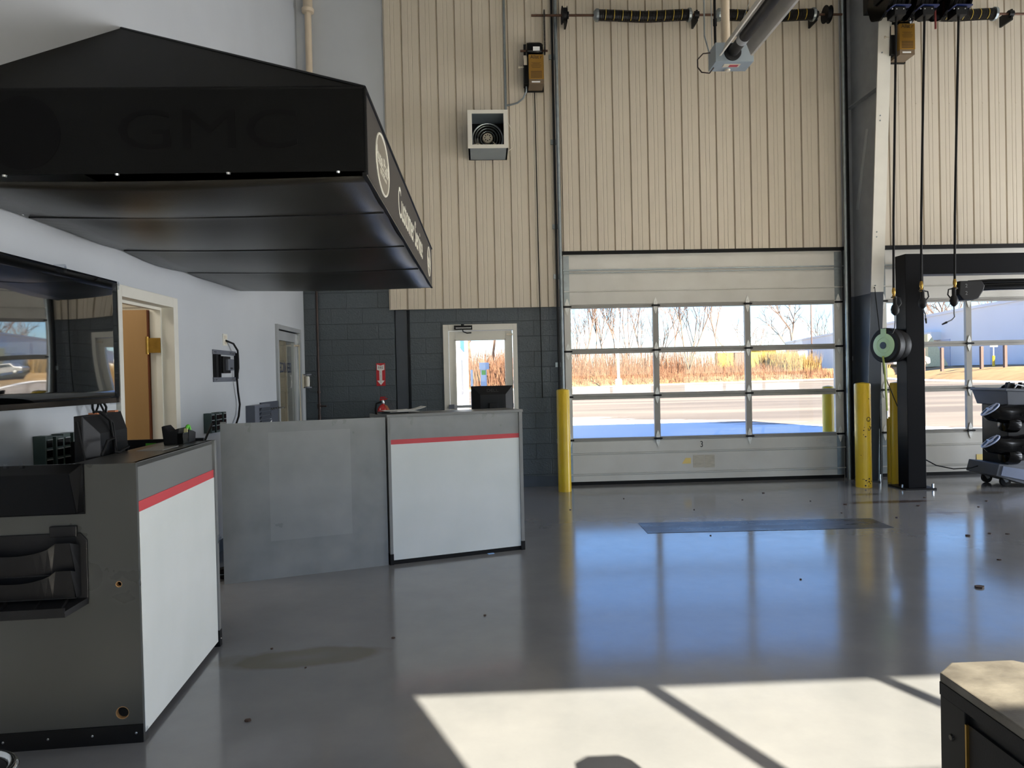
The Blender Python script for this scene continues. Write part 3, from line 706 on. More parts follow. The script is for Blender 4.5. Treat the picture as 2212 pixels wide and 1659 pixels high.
# local: x -> away from viewer (negative x towards viewer), y -> towards wall
wp_out = [(-.004, -.135), (-.004, .36), ]
part('back_plate', MB().box(-.006, 0, -.135, .36, .0, .205), M['blackgl'], wp, local=True)
b = MB(); b.poly([(-.006, -.13, .205), (-.006, .35, .205), (-.05, -.098, .17), (-.05, .32, .17), (-.022, -.11, .004), (-.022, .33, .004), (-.006, -.132, .01), (-.006, .352, .01)],
  [(0, 1, 3, 2), (2, 3, 5, 4), (0, 2, 4, 6), (1, 7, 5, 3), (4, 5, 7, 6)])
part('front_shell', b, M['blackgl'], wp, local=True, bevel=.003)
for y in (.10, .16): part('clear_clip', MB().box(-.016, -.006, y-.008, y+.004, .165, .215), M['clear'], wp, local=True)

wo = thing('desk_organizer', 'matte black two-pocket organizer with pen tray on the dark counter end', 'organizer', k1p(-.02, .33, .56), RZ1)
part('back_plate', MB().prism([(-.14, 0.04), (-.14, .285), (-.115, .315), (.36, .315), (.385, .285), (.385, .04)], 'x', -.008, 0), M['blackpl'], wo, local=True, bevel=.003)
part('hanger', MB().box(-.014, -.002, -.105, .0, .30, .345), M['blackpl'], wo, local=True, bevel=.004)
def pocket(z0, z1):
    n = 16; topc = []
    for i in range(n+1):
        y = -.10+.45*i/n; s = max(0, 1-((y-.12)/.16)**2)
        topc.append((y, z1-.045*s**.6 if s > 0 else z1))
    bot = [(y, z0) for y, _ in topc]
    mb = MB(); vs = []
    for (y, z), (y2, z2) in zip(topc, bot):
        xt = -.062; vs += [(xt, y, z), (-.02-.012, y2, z2), (xt+.004, y, z), (-.028, y2, z2)]
    fs = []
    for i in range(n):
        a, b2 = 4*i, 4*(i+1)
        fs += [(a, b2, b2+1, a+1), (a+2, a+3, b2+3, b2+2), (a, a+2, b2+2, b2), (a+1, b2+1, b2+3, a+3)]
    mb.poly(vs, fs)
    mb.poly([(-.062, -.10, z1), (-.032, -.105, z0), (-.006, -.115, z0), (-.006, -.115, z1-.02)], [(0, 1, 2, 3)])
    mb.poly([(-.062, .35, z1), (-.032, .355, z0), (-.006, .365, z0), (-.006, .365, z1-.02)], [(0, 1, 2, 3)])
    mb.box(-.034, -.004, -.105, .355, z0-.004, z0)
    return mb
part('upper_pocket', pocket(.155, .285), M['blackpl'], wo, local=True)
part('lower_pocket', pocket(.06, .175), M['blackpl'], wo, local=True)
tr = MB(); tr.hull([(-.006, -.14, .05), (-.006, .385, .05), (-.085, .36, .02), (-.085, -.085, .02)], [(-.006, -.14, .025), (-.006, .385, .025), (-.085, .36, -.004), (-.085, -.085, -.004)])
part('pen_tray', tr, M['blackpl'], wo, local=True)
dv = MB()
for y0_, y1_ in ((-.07, -.064), (.03, .036), (.16, .166)): dv.hull([(-.02, y0_, .058), (-.02, y1_, .058), (-.08, y1_, .034), (-.08, y0_, .034)], [(-.02, y0_, .04), (-.02, y1_, .04), (-.08, y1_, .02), (-.08, y0_, .02)])
dv.box(-.088, -.082, -.085, .36, .012, .034)
part('tray_divider', dv, M['blackpl'], wo, local=True)

# monitor with its back towards the viewpoint (left counter)
def monitor(name, label, loc, rz, w, h, lettering=None, tilt=0, desk=.76):
    """local: screen faces +y, back faces -y, x along the width; loc is the bottom centre of the panel"""
    m = thing(name, label, 'monitor', (loc[0], loc[1], desk), rz)
    z = loc[2]-desk
    K = Tx(0, 0, z) @ Matrix.Rotation(tilt, 4, 'X')
    def K2(mb):
        for v in mb.bm.verts: v.co = K @ v.co
        return mb
    cs = part('case', K2(MB().box(-w/2, w/2, -.0, .035, 0, h)), M['blackpl'], m, local=True, bevel=.004)
    a, b_ = w/2-.004, h-.004; ia, iz0, iz1 = w/2-.075, .02, h-.085
    bk = MB().hull([(-ia, -.048, iz0), (ia, -.048, iz0), (ia, -.048, iz1), (-ia, -.048, iz1)], [(-a, 0, .004), (a, 0, .004), (a, 0, b_), (-a, 0, b_)])
    part('rear_shell', K2(bk), M['blackpl'], m, local=True, bevel=.003)
    part('screen', K2(MB().box(-w/2+.012, w/2-.012, .035, .037, .015, h-.012)), M['screen'], m, local=True)
    part('recess', K2(MB().box(-ia+.02, ia-.02, -.05, -.047, iz0+.0, iz1*.75)), M['black'], m, local=True)
    part('stand', MB().box(-.04, .04, -.085, -.045, .012, z+h*.42), M['blackpl'], m, local=True, bevel=.004)
    part('stand_base', MB().box(-.13, .13, -.17, .10, 0, .014), M['blackpl'], m, local=True, bevel=.004)
    if lettering:
        part('lettering', MB().text(lettering, .045, K @ Tx(0, -.028, h-.047) @ Matrix.Rotation(-.52, 4, 'X') @ FACE_S, .001, sx=1.1), mat('logo_grey', (60, 60, 62), .4), m, local=True)
    return m
m1 = monitor('monitor', 'black monitor seen from behind on the near counter, with cables over its back', (-1.845, 3.56, 1.02), PI/2+.155, .52, .315)
part('sticker', MB().box(-.262, -.2605, .004, .024, .225, .255), M['stickyel'], m1, local=True, label='yellow sticker on the edge')
part('clip', MB().box(-.10, -.05, -.01, .03, .575, .582).box(.15, .2, -.005, .03, .575, .583), M['tag_or'], m1, local=True, split=True)
part('cable', MB().tube([(-.10, .01, .585), (-.08, -.015, .585), (-.06, -.05, .545), (-.055, -.06, .46), (-.065, -.07, .36), (-.06, -.075, .28)], .007, 8).tube([(-.09, .01, .585), (-.065, -.02, .582), (-.04, -.055, .53), (-.035, -.062, .44), (-.05, -.072, .34), (-.05, -.078, .28)], .007, 8), M['rubber'], m1, local=True, smooth=True, split=True)
part('cable', MB().tube([(-.265, .02, .55), (-.28, .0, .45), (-.31, -.03, .36), (-.315, -.05, .28), (-.30, -.06, .20)], .006, 8), M['rubber'], m1, local=True, smooth=True, split=True)
single('cable_hook', MB().tube([k1p(.30, .265, 1.155), k1p(.33, .25, 1.22), k1p(.40, .25, 1.225), k1p(.42, .26, 1.16), k1p(.44, .25, 1.155), k1p(.52, .235, 1.175), k1p(.53, .25, 1.156)], .006, 8), M['rubber'], 'bent black wire stand lying on the near counter shelf beside the monitor', 'wire stand', smooth=True)
sc_ = thing('desk_scanner', 'grey handheld scanner upright in its stand behind the near counter shelf', 'scanner', k1p(.92, .44, .76))
sw = Vector(k1p(.92, .44, .76))
part('stand', MB().lathe([(.05, 0), (.05, .01), (.016, .02), (.014, .30), (.02, .32)], sw, seg=20), M['greyplastic'], sc_, smooth=True)
part('head', MB().lathe([(.02, 0), (.036, .02), (.04, .07), (.034, .10), (.02, .11)], sw+Vector((0, 0, .32)), (0.1, -.15, 1), 20), M['greymid'], sc_, smooth=True)
part('trigger', MB().box(sw.x+.0, sw.x+.055, sw.y-.05, sw.y-.02, sw.z+.385, sw.z+.415), M['black'], sc_, bevel=.004)
single('paper_sheet', MB().prism([k1p(.52, .08, 0)[:2], k1p(.74, .08, 0)[:2], k1p(.74, .20, 0)[:2], k1p(.52, .20, 0)[:2]], 'z', H1, H1+.002), mat('label_grey', (150, 148, 144), .5), 'grey paper label lying on the near counter shelf', 'paper')
po = thing('pen_holder', 'black angled pen holder at the far end of the near counter shelf', 'pen holder', k1p(.90, .14, H1), RZ1)
part('body', MB().prism([(-.02, 0), (.05, 0), (.06, .095), (.045, .10), (.02, .07), (-.03, .085)], 'x', -.05, .05), M['blackpl'], po, local=True, bevel=.003)
part('compartment', MB().box(-.052, .03, -.05, -.02, .0, .058), M['blackgl'], po, local=True, bevel=.002)
td = thing('tape_dispenser', 'black tape dispenser with a green tape roll beside the pen holder', 'tape dispenser', k1p(.99, .11, H1), RZ1)
part('body', MB().prism([(-.06, 0), (.05, 0), (.06, .05), (.02, .06), (-.05, .072)], 'y', -.022, .022), M['blackpl'], td, local=True, bevel=.003)
part('tape_roll', MB().torus((-.0, 0, .062), (0, 1, 0), .026, .009, 24, 8), M['stickgreen'], td, local=True, smooth=True)
part('cutter', MB().box(-.062, -.056, -.016, .016, .045, .078), mat('card_cream', (214, 206, 150), .5), td, local=True)

# racks and panels on the side wall
def rack(name, label, y0, y1, z0, z1, grp):
    t = thing(name, label, 'card rack', (XL, (y0+y1)/2, z0), group=grp)
    w = (y1-y0)/4
    for k in range(4):
        a = y0+k*w
        c = part('column', MB().box(XL, XL+.065+.008*(k % 2), a+.004, a+w-.012, z0, z1-.008*(k == 1)), M['greenrack'], t, bevel=.003)
        fx = XL+.065+.008*(k % 2)
        for j in range(3):
            zz = z0+.02+j*(z1-z0-.03)/3
            part('window', MB().box(fx, fx+.003, a+.012, a+w-.022, zz, zz+.036), M['blackgl'], c)
            part('lip', MB().box(fx, fx+.006, a+.012, a+w-.022, zz+.038, zz+.042), M['alu'], c)
    return t
rack('card_rack', 'dark green four-column card rack on the wall below the television', 3.80, 4.12, 1.03, 1.215, 'card racks on the side wall')
rack('card_rack', 'dark green four-column card rack on the wall right of the wood door', 6.06, 6.40, 1.05, 1.215, 'card racks on the side wall')
single('wall_panel', MB().box(XL, XL+.05, 4.19, 4.50, .95, 1.225).box(XL+.05, XL+.055, 4.40, 4.47, 1.18, 1.215), M['greyplastic'], 'grey flat panel on the wall behind the near monitor', 'panel', bevel=.003)

# TV bracket with outlet and power cord
b = thing('tv_bracket', 'empty dark grey television bracket on the side wall beside the wood door', 'tv bracket', (XL, 6.58, 1.48))
part('wall_plate', MB().box(XL, XL+.012, 6.29, 6.86, 1.715, 1.755).box(XL, XL+.012, 6.29, 6.86, 1.475, 1.515), M['greyplastic'], b, bevel=.002, split=True)
part('upright', MB().box(XL, XL+.03, 6.30, 6.35, 1.515, 1.715), M['black'], b)
part('upright', MB().box(XL, XL+.03, 6.40, 6.42, 1.515, 1.715), M['black'], b)
part('upright', MB().box(XL, XL+.03, 6.83, 6.86, 1.50, 1.74), M['black'], b)
part('arm', MB().box(XL+.01, XL+.05, 6.42, 6.60, 1.55, 1.70), M['blackpl'], b, bevel=.006)
part('head', MB().box(XL+.05, XL+.08, 6.46, 6.60, 1.575, 1.675), M['greyplastic'], b, bevel=.006)
part('slot', MB().box(XL+.08, XL+.082, 6.50, 6.56, 1.585, 1.60), M['black'], b)
bo = MB()
for y in (6.31, 6.345, 6.70, 6.74, 6.78, 6.83):
    for z in (1.735, 1.495): bo.lathe([(.007, 0), (.005, .004)], (XL+.012, y, z), (1, 0, 0), 10)
part('bolt', bo, M['steel'], b, split=True)
t = thing('wall_outlet', 'white wall outlet above the empty television bracket', 'outlet', (XL, 6.60, 1.80))
part('cover_plate', MB().box(XL, XL+.006, 6.55, 6.66, 1.80, 1.905), M['frame'], t, bevel=.002)
part('socket', MB().box(XL+.006, XL+.009, 6.58, 6.63, 1.815, 1.845).box(XL+.006, XL+.009, 6.58, 6.63, 1.86, 1.89), M['cream'], t)
single('outlet_cable', MB().tube([(XL+.012, 6.60, 1.845), (XL+.05, 6.68, 1.82), (XL+.06, 6.76, 1.76), (XL+.05, 6.80, 1.68), (XL+.06, 6.77, 1.60), (XL+.04, 6.78, 1.5), (XL+.03, 6.83, 1.38), (XL+.03, 6.87, 1.26), (XL+.03, 6.83, 1.15), (XL+.04, 6.70, 1.06), (XL+.06, 6.5, 1.0), (XL+.06, 6.3, .9)], .009, 8), M['rubber'], 'black power cord curving down the wall from the outlet', 'cord', smooth=True)
t = thing('file_sorter', 'grey wall file sorter with sloped slots left of the key board', 'file sorter', (XL, 7.37, 1.0))
part('body', MB().box(XL, XL+.09, 7.12, 7.62, .98, 1.235), M['greyplastic'], t, bevel=.003)
for k in range(5): part('slot', MB().prism([(XL+.09, 1.0+.042*k), (XL+.115, 1.036+.042*k), (XL+.11, 1.038+.042*k), (XL+.09, 1.03+.042*k)], 'y', 7.26, 7.60), M['greymid'], t)
t = thing('key_board', 'dark grey key board with a row of hooks beside the aluminium glass door', 'key board', (XL, 7.9, 1.0))
part('board', MB().box(XL, XL+.015, 7.56, 8.17, .98, 1.25), mat('keyboard_grey', (74, 78, 88), .5), t)
hk = MB().box(XL+.015, XL+.03, 7.60, 8.30, 1.165, 1.18)
part('hook_rail', hk, M['black'], t)
hk = MB()
for k in range(7): hk.tube([(XL+.03, 7.70+k*.09, 1.175), (XL+.06, 7.70+k*.09, 1.165), (XL+.065, 7.70+k*.09, 1.185)], .005, 6)
part('hook', hk, M['steel'], t, split=True)
t = thing('key_ring', 'bunch of keys with a white tag hanging from the key board', 'keys', (XL+.06, 7.70, 1.03))
part('ring', MB().torus((XL+.06, 7.70, 1.15), (1, .3, 0), .02, .003), M['steel'], t, smooth=True)
for dy in (-.05, -.01, .03): part('key', MB().box(XL+.055, XL+.06, 7.70+dy-.012, 7.70+dy+.012, 1.12, 1.145).box(XL+.056, XL+.059, 7.70+dy-.005, 7.70+dy+.005, 1.06, 1.12), M['steel'], t)
part('tag', MB().box(XL+.06, XL+.063, 7.62, 7.76, 1.0, 1.075), M['paper'], t, label='white paper tag')
t = thing('soap_dispenser', 'clear cylindrical dispenser on the wall between the glass door and the corner', 'dispenser', (XL, 9.37, 1.375))
part('back_plate', MB().box(XL, XL+.02, 9.29, 9.45, 1.37, 1.55), M['cream'], t)
part('cover', MB().lathe([(.055, 0), (.055, .15)], (XL+.05, 9.37, 1.385), seg=24), M['clear'], t, smooth=True)
part('cap', MB().lathe([(.06, 0), (.06, .015)], (XL+.05, 9.37, 1.535), seg=24).lathe([(.06, 0), (.06, .015)], (XL+.05, 9.37, 1.37), seg=24), M['greyplastic'], t, smooth=True, split=True)
part('inner_bag', MB().lathe([(.03, 0), (.035, .06), (.03, .13)], (XL+.05, 9.37, 1.39), seg=16), M['cream'], t, smooth=True)

# ------------------------------------------------------------------ long counter in the middle
RZ2 = math.atan2(.331, .943)
kA = thing('side_counter', 'plain charcoal counter panel with a cleaner rectangle where a sign was', 'counter', (-1.925, 5.315, 0), RZ2)
part('face_panel', MB().box(0, 1.205, 0, .02, .0, 1.168), M['lamscuff'], kA, local=True)
part('clean_patch', MB().box(.33, .93, -.0006, 0, .28, 1.09), M['lamghost'], kA, local=True, label='paler rectangle')
part('end_panel', MB().box(0, .02, .02, .45, 0, 1.15).box(1.165, 1.185, .02, .45, 0, 1.15), M['lam'], kA, local=True, split=True)
part('shelf', MB().box(.02, 1.165, .02, .45, .74, .76).box(.02, 1.165, .02, .40, .1, .12), M['lam'], kA, local=True, split=True)
part('corner_tab', MB().box(.0, .04, .02, .04, 1.168, 1.18), M['edge'], kA, local=True)
kB = thing('main_counter', 'white-fronted service counter with charcoal rim and red stripe in the middle of the room', 'counter', (-.775, 5.716, 0), RZ2)
W2 = 1.145
part('front_rail', MB().box(.025, W2-.03, 0, .02, .985, 1.165), M['lamscuff'], kB, local=True)
part('red_stripe', MB().box(.025, W2-.03, -.003, .01, .950, .987), M['red'], kB, local=True)
part('white_panel', MB().box(.025, W2-.03, -.005, .012, .035, .950), M['panelw'], kB, local=True)
p_ = part('end_post', MB().box(0, .025, -.012, .05, 0, 1.165), M['edge'], kB, local=True, bevel=.002)
part('foot_cap', MB().box(-.002, .027, -.014, .052, 0, .085), M['rubber'], p_, local=True)
p_ = part('end_post', MB().box(W2-.03, W2, -.014, .05, 0, 1.165), M['edge'], kB, local=True, bevel=.002)
part('foot_cap', MB().box(W2-.032, W2+.002, -.016, .052, 0, .075), M['rubber'], p_, local=True)
part('kick_plate', MB().box(.025, W2-.03, .0, .012, .0, .035), M['rubber'], kB, local=True)
part('counter_top', MB().box(-.005, W2+.005, -.018, .36, 1.165, 1.187), M['lam'], kB, local=True, bevel=.002)
part('end_panel', MB().box(0, .02, .05, .75, 0, 1.165).box(W2-.02, W2, .05, .75, 0, 1.165), M['lam'], kB, local=True, split=True)
part('work_top', MB().box(.02, W2-.02, .02, .78, .73, .76), M['lamdark'], kB, local=True)
kbw = world(kB)
def kBp(x, y, z): return tuple(kbw @ Vector((x, y, z)))
ps = thing('magazine_stack', 'loose stack of white papers with a curled corner on the main counter', 'papers', kBp(.13, .2, 1.187), RZ2)
part('clipboard', MB().box(-.14, .08, -.05, .12, 0, .012), M['blackpl'], ps, local=True)
def sheet(x0, x1, y0, y1, z, curl):
    mb = MB(); vs = []
    for i in range(9):
        u = i/8; x = x0+(x1-x0)*u
        for y in (y0, y1): vs += [(x, y, z+curl*u**3), (x, y, z+.002+curl*u**3)]
    fs = []
    for i in range(8):
        a = 4*i; c = a+4
        fs += [(a, c, c+2, a+2), (a+1, a+3, c+3, c+1), (a, a+1, c+1, c), (a+2, c+2, c+3, a+3)]
    fs += [(0, 2, 3, 1), (32, 33, 35, 34)]
    return mb.poly(vs, fs)
part('page', sheet(-.08, .16, -.10, .10, .013, .0), M['paper'], ps, local=True)
part('page', sheet(-.02, .22, -.09, .09, .017, .03), M['paper'], ps, local=True)
part('page', sheet(-.12, .10, -.08, .11, .021, .004), M['paper'], ps, local=True)
m2 = monitor('monitor', 'black monitor seen from behind on the main counter, in front of the glass exit door', (.07, 6.66, 1.115), .10, .385, .27, 'DELL', -.10)
# cables and cord in the gap between the counters
single('counter_cable', MB().tube([(-2.02, 5.42, 1.17), (-2.05, 5.35, 1.05), (-2.09, 5.34, .98), (-2.11, 5.36, .92), (-2.04, 5.40, .78), (-2.00, 5.38, .6), (-2.00, 5.40, .45), (-2.02, 5.42, .3), (-2.06, 5.40, .16), (-2.02, 5.36, .05), (-1.98, 5.45, .012)], .008, 8), M['rubber'], 'black cable hanging in the gap beside the charcoal counter panel', 'cable', smooth=True)
single('cable_coil', MB().torus((-2.03, 5.52, .02), (0, 0, 1), .07, .01, 24, 6).torus((-2.03, 5.53, .04), (.1, .1, 1), .06, .01, 24, 6).torus((-2.02, 5.52, .06), (-.2, .1, 1), .065, .01, 24, 6), M['rubber'], 'coil of black cable on the floor behind the charcoal counter panel', 'cable coil', smooth=True)

# ------------------------------------------------------------------ far wall items left of the doors
single('gas_pipe', MB().tube([(-2.15, 9.46, 3.0), (-2.15, 9.46, 1.02)], .016, 10).cyl((-2.15, 9.46, 1.30), (-2.15, 9.46, 1.33), .026, 12).cyl((-2.15, 9.46, 1.10), (-2.15, 9.46, 1.16), .026, 12).cyl((-2.15, 9.46, 1.13), (-2.05, 9.42, 1.13), .012, 8).tube([(-2.15, 9.46, 1.02), (-2.15, 9.46, .05)], .022, 10), M['copper'], 'thin copper pipe with a valve in the dark corner', 'pipe', smooth=True)
single('vent_pipe', MB().tube([(-2.16, 9.42, ZC-.02), (-2.16, 9.42, 2.8)], .043, 16).lathe([(.043, 0), (.075, .01), (.08, .05), (.06, .08), (.06, .3)], (-2.16, 9.42, 6.18), seg=20), M['pvc'], 'cream plastic vent pipe in the corner above the awning', 'pipe', smooth=True)
s = thing('fire_sign', 'red and white fire extinguisher arrow sign on the dark block wall', 'sign', (-1.35, D, 1.375))
part('sign_plate', MB().box(-1.41, -1.295, D-.006, D, 1.375, 1.672), M['signred'], s)
part('arrow', MB().prism([(-1.40, 1.655), (-1.352, 1.640), (-1.305, 1.655), (-1.305, 1.585), (-1.335, 1.575), (-1.335, 1.445), (-1.305, 1.445), (-1.352, 1.385), (-1.40, 1.445), (-1.37, 1.445), (-1.37, 1.575), (-1.40, 1.585)], 'y', D-.008, D-.006), M['signwhite'], s)
tx = MB().text('FIRE', .045, Tx(-1.3525, D-.0085, 1.612) @ FACE_S, .0008, sx=.8)
for i, ch in enumerate('EXTINGUISHER'): tx.text(ch, .0145, Tx(-1.3525, D-.0085, 1.562-.0128*i) @ FACE_S, .0008)
part('lettering', tx, M['ink'], s)
x = thing('fire_extinguisher', 'red fire extinguisher on the wall under the fire arrow sign', 'fire extinguisher', (-1.32, 9.38, .62))
part('cylinder', MB().lathe([(.06, 0), (.075, .01), (.078, .04), (.078, .34), (.07, .39), (.045, .43), (.022, .445), (.022, .46)], (-1.32, 9.40, .62), seg=28), M['fire'], x, smooth=True)
part('valve', MB().lathe([(.022, 0), (.026, .015), (.018, .05)], (-1.32, 9.40, 1.075), seg=16), M['steel'], x, smooth=True)
part('handle', MB().prism([(-1.36, 1.115), (-1.30, 1.12), (-1.26, 1.135), (-1.26, 1.145), (-1.36, 1.135)], 'y', 9.39, 9.41).prism([(-1.36, 1.14), (-1.30, 1.15), (-1.27, 1.165), (-1.35, 1.165)], 'y', 9.39, 9.41), M['fire'], x, bevel=.002)
part('hose', MB().tube([(-1.34, 9.38, 1.10), (-1.40, 9.37, 1.08), (-1.415, 9.37, 1.0), (-1.40, 9.38, .85)], .012, 8), M['rubber'], x, smooth=True)
part('tag', MB().poly([(-1.30, 9.36, 1.07), (-1.26, 9.35, 1.05), (-1.20, 9.34, .95), (-1.24, 9.35, .95), (-1.30, 9.365, 1.07), (-1.26, 9.355, 1.05), (-1.20, 9.345, .95), (-1.24, 9.355, .95)], [(0, 1, 2, 3), (4, 7, 6, 5), (0, 4, 5, 1), (1, 5, 6, 2), (2, 6, 7, 3), (3, 7, 4, 0)]), M['tag_or'], x, label='orange inspection tag')
part('bracket', MB().box(-1.34, -1.30, 9.47, D, .7, 1.0), M['black'], x, split=True)
for ch_ in x.children: pass
x.location.z += .07
single('pull_rope', MB().tube([(.735, 9.40, 5.3), (.74, 9.41, 3.2), (.748, 9.42, 1.9), (.755, 9.44, 1.17)], .007, 6), M['rubber'], 'thin dark pull rope hanging beside the exit door', 'rope')

# exhaust fan in its box, door operator, conduits
fx0, fx1, fz0, fz1, fy0, fy1 = -.134, .356, 4.28, 4.75, 8.94, 9.43
fn = thing('exhaust_fan', 'grey metal fan box with a dark bladed fan inside, on the tan siding', 'exhaust fan', (.11, 9.43, fz0))
part('box', MB().box(fx0, fx0+.02, fy0, fy1, fz0, fz1).box(fx1-.02, fx1, fy0, fy1, fz0, fz1).box(fx0, fx1, fy0, fy1, fz1-.02, fz1).box(fx0, fx1, fy0, fy1, fz0, fz0+.02).box(fx0, fx1, fy1-.02, fy1, fz0, fz1), M['heater'], fn)
part('front_frame', MB().box(fx0-.004, fx0+.05, fy0-.01, fy0, fz0, fz1).box(fx1-.05, fx1+.004, fy0-.01, fy0, fz0, fz1).box(fx0+.05, fx1-.05, fy0-.01, fy0, fz1-.045, fz1).box(fx0+.05, fx1-.05, fy0-.01, fy0, fz0, fz0+.045), M['frame'], fn, bevel=.002)
part('lining', MB().box(fx0+.02, fx1-.02, fy1-.06, fy1-.02, fz0+.02, fz1-.02), M['black'], fn)
cxf, czf = .11, 4.515
part('shroud', MB().torus((cxf, fy1-.12, czf), (0, 1, 0), .195, .012, 40, 8).torus((cxf, fy1-.14, czf), (0, 1, 0), .16, .004, 36, 6).torus((cxf, fy1-.14, czf), (0, 1, 0), .125, .004, 36, 6).torus((cxf, fy1-.14, czf), (0, 1, 0), .09, .004, 36, 6), M['galv'], fn, smooth=True)
hub = part('motor', MB().lathe([(.065, 0), (.065, .06), (.055, .07), (.02, .072)], (cxf, fy1-.10, czf), (0, -1, 0), 28), M['cream'], fn, smooth=True)
hh = MB()
for k in range(8):
    a = k*PI/4; hh.lathe([(.008, 0), (.008, .002)], (cxf+.036*math.cos(a), fy1-.1705, czf+.036*math.sin(a)), (0, -1, 0), 8)
part('vent_hole', hh, M['black'], hub)
for k in range(6):
    a = k*PI/3+.3; c_, s_ = math.cos(a), math.sin(a); bl = MB(); vs = []
    for rr, w_, tw in ((.05, .03, .03), (.12, .055, .022), (.185, .06, .015)):
        for sg in (-1, 1):
            px, pz = rr*c_-sg*w_*s_, rr*s_+sg*w_*c_
            for th in (0, .003): vs.append((cxf+px, fy1-.075+sg*tw+th, czf+pz))
    bl.poly(vs, [(0, 4, 6, 2), (4, 8, 10, 6), (1, 3, 7, 5), (5, 7, 11, 9), (0, 1, 5, 4), (4, 5, 9, 8), (2, 6, 7, 3), (6, 10, 11, 7), (0, 2, 3, 1), (8, 9, 11, 10)])
    part('blade', bl, mat('fan_blade', (58, 56, 50), .35, .6) if k == 0 else bpy.data.materials['fan_blade'], fn)
part('wire', MB().tube([(fx0+.04, fy0+.2, fz0+.10), (fx0+.12, fy0+.2, fz0+.125), (fx0+.20, fy0+.25, fz0+.10)], .006, 6).tube([(cxf+.06, fy0+.25, fz0+.16), (cxf+.09, fy0+.22, fz0+.13), (cxf+.05, fy0+.22, fz0+.10), (cxf+.03, fy0+.25, fz0+.09)], .005, 6), M['cream'], fn, smooth=True)
single('conduit', MB().cyl((.36, 9.41, ZC), (.355, 9.41, 4.76), .016, 12).cyl((.355, 9.41, 4.74), (.355, 9.41, 4.80), .022, 12), M['galv'], 'straight grey conduit running up the siding from the fan box', 'conduit', smooth=True)
single('flexible_conduit', MB().tube([(.62, 9.28, 5.30), (.625, 9.3, 5.2), (.62, 9.33, 5.12), (.58, 9.36, 5.05), (.51, 9.38, 5.0), (.43, 9.39, 4.98), (.37, 9.40, 4.975)], .011, 8), M['galv'], 'flexible metal conduit between the left door operator and the fan box', 'conduit', smooth=True)
single('fan_wire', MB().tube([(fx1+.002, 9.2, 4.70), (fx1+.06, 9.25, 4.62), (fx1+.09, 9.27, 4.5), (fx1+.07, 9.25, 4.38), (fx1+.004, 9.2, 4.32)], .005, 6), M['cream'], 'thin white wire looped beside the fan box', 'wire', smooth=True)

def operator(x, y, z, label, mirror=1):
    """box type door operator; x,z = centre of the gold cover bottom"""
    t = thing('door_operator', label, 'door operator', (x, y+.14, z))
    part('mount_plate', MB().box(x-.14, x+.11, y+.13, y+.16, z-.01, z+.6), M['black'], t)
    cv = part('cover', MB().box(x-.095, x+.095, y-.10, y+.13, z+.06, z+.37), M['gold'], t, bevel=.004)
    part('cover_base', MB().box(x-.092, x+.092, y-.095, y+.13, z, z+.06), mat('operator_base', (112, 94, 72), .45) if 'operator_base' not in bpy.data.materials else bpy.data.materials['operator_base'], cv)
    tx = MB().text('Allst r', .062, Tx(x, y-.101, z+.335) @ FACE_S, .0008, sx=.95)
    for k, w in enumerate((.12, .09, .13, .13, .11)): tx.box(x-w/2, x+w/2, y-.1012, y-.1, z+.27-.006-.03*k*.5, z+.27-.03*k*.5-.003)
    for k in range(5): tx.box(x-.07, x+.07, y-.1012, y-.1, z+.08+.018*k, z+.086+.018*k)
    part('lettering', tx, M['ink'], cv)
    part('rating_label', MB().box(x-.06, x+.045, y-.097, y-.095, z+.018, z+.036), M['paper'], cv)
    mo = part('motor', MB().lathe([(.06, 0), (.095, .01), (.10, .05), (.10, .17), (.09, .20), (.05, .21)], (x-.12, y+.01, z+.46), (1, 0, 0), 26), M['blackgl'], t, smooth=True)
    part('motor_label', MB().box(x-.035, x+.05, y-.094, y-.088, z+.42, z+.47), M['paper'], mo)
    part('shaft', MB().cyl((x-.19, y+.03, z+.47), (x+.16, y+.03, z+.47), .014, 10), M['rust'], t)
    part('disconnect', MB().cyl((x-.13, y+.02, z+.26), (x-.20, y+.02, z+.26), .008, 8).lathe([(.016, 0), (.016, .02)], (x-.20, y+.02, z+.26), (-1, 0, 0), 12), M['cream'], t)
    part('side_case', MB().box(x-.15, x-.095, y-.02, y+.14, z+.04, z+.38), M['black'], t)
    part('side_label', MB().box(x-.152, x-.11, y-.022, y-.018, z+.27, z+.39), M['cream'], t)
    # chain to the shaft above
    ch = MB(); zt = 6.06; xc = x+.125
    for dy in (-.03, .06):
        zz = z+.47
        while zz < zt:
            ch.box(xc-.008, xc+.008, y+.02+dy-.006, y+.02+dy+.006, zz, zz+.016); zz += .022
    part('chain', ch, M['chain'], t)
    sp = MB()
    for zz, rr in ((z+.47, .05), (zt, .07)): sp.lathe([(rr, -.006), (rr, .006)], (xc, y+.035, zz), (1, 0, 0), 24)
    part('sprocket', sp, M['black'], t, split=True)
    return t
operator(.74, 9.22, 5.14, 'gold door operator with black motor and chain, left of the middle overhead door')
operator(5.16, 8.62, 5.22, 'gold door operator partly behind the hose reels at the steel column')

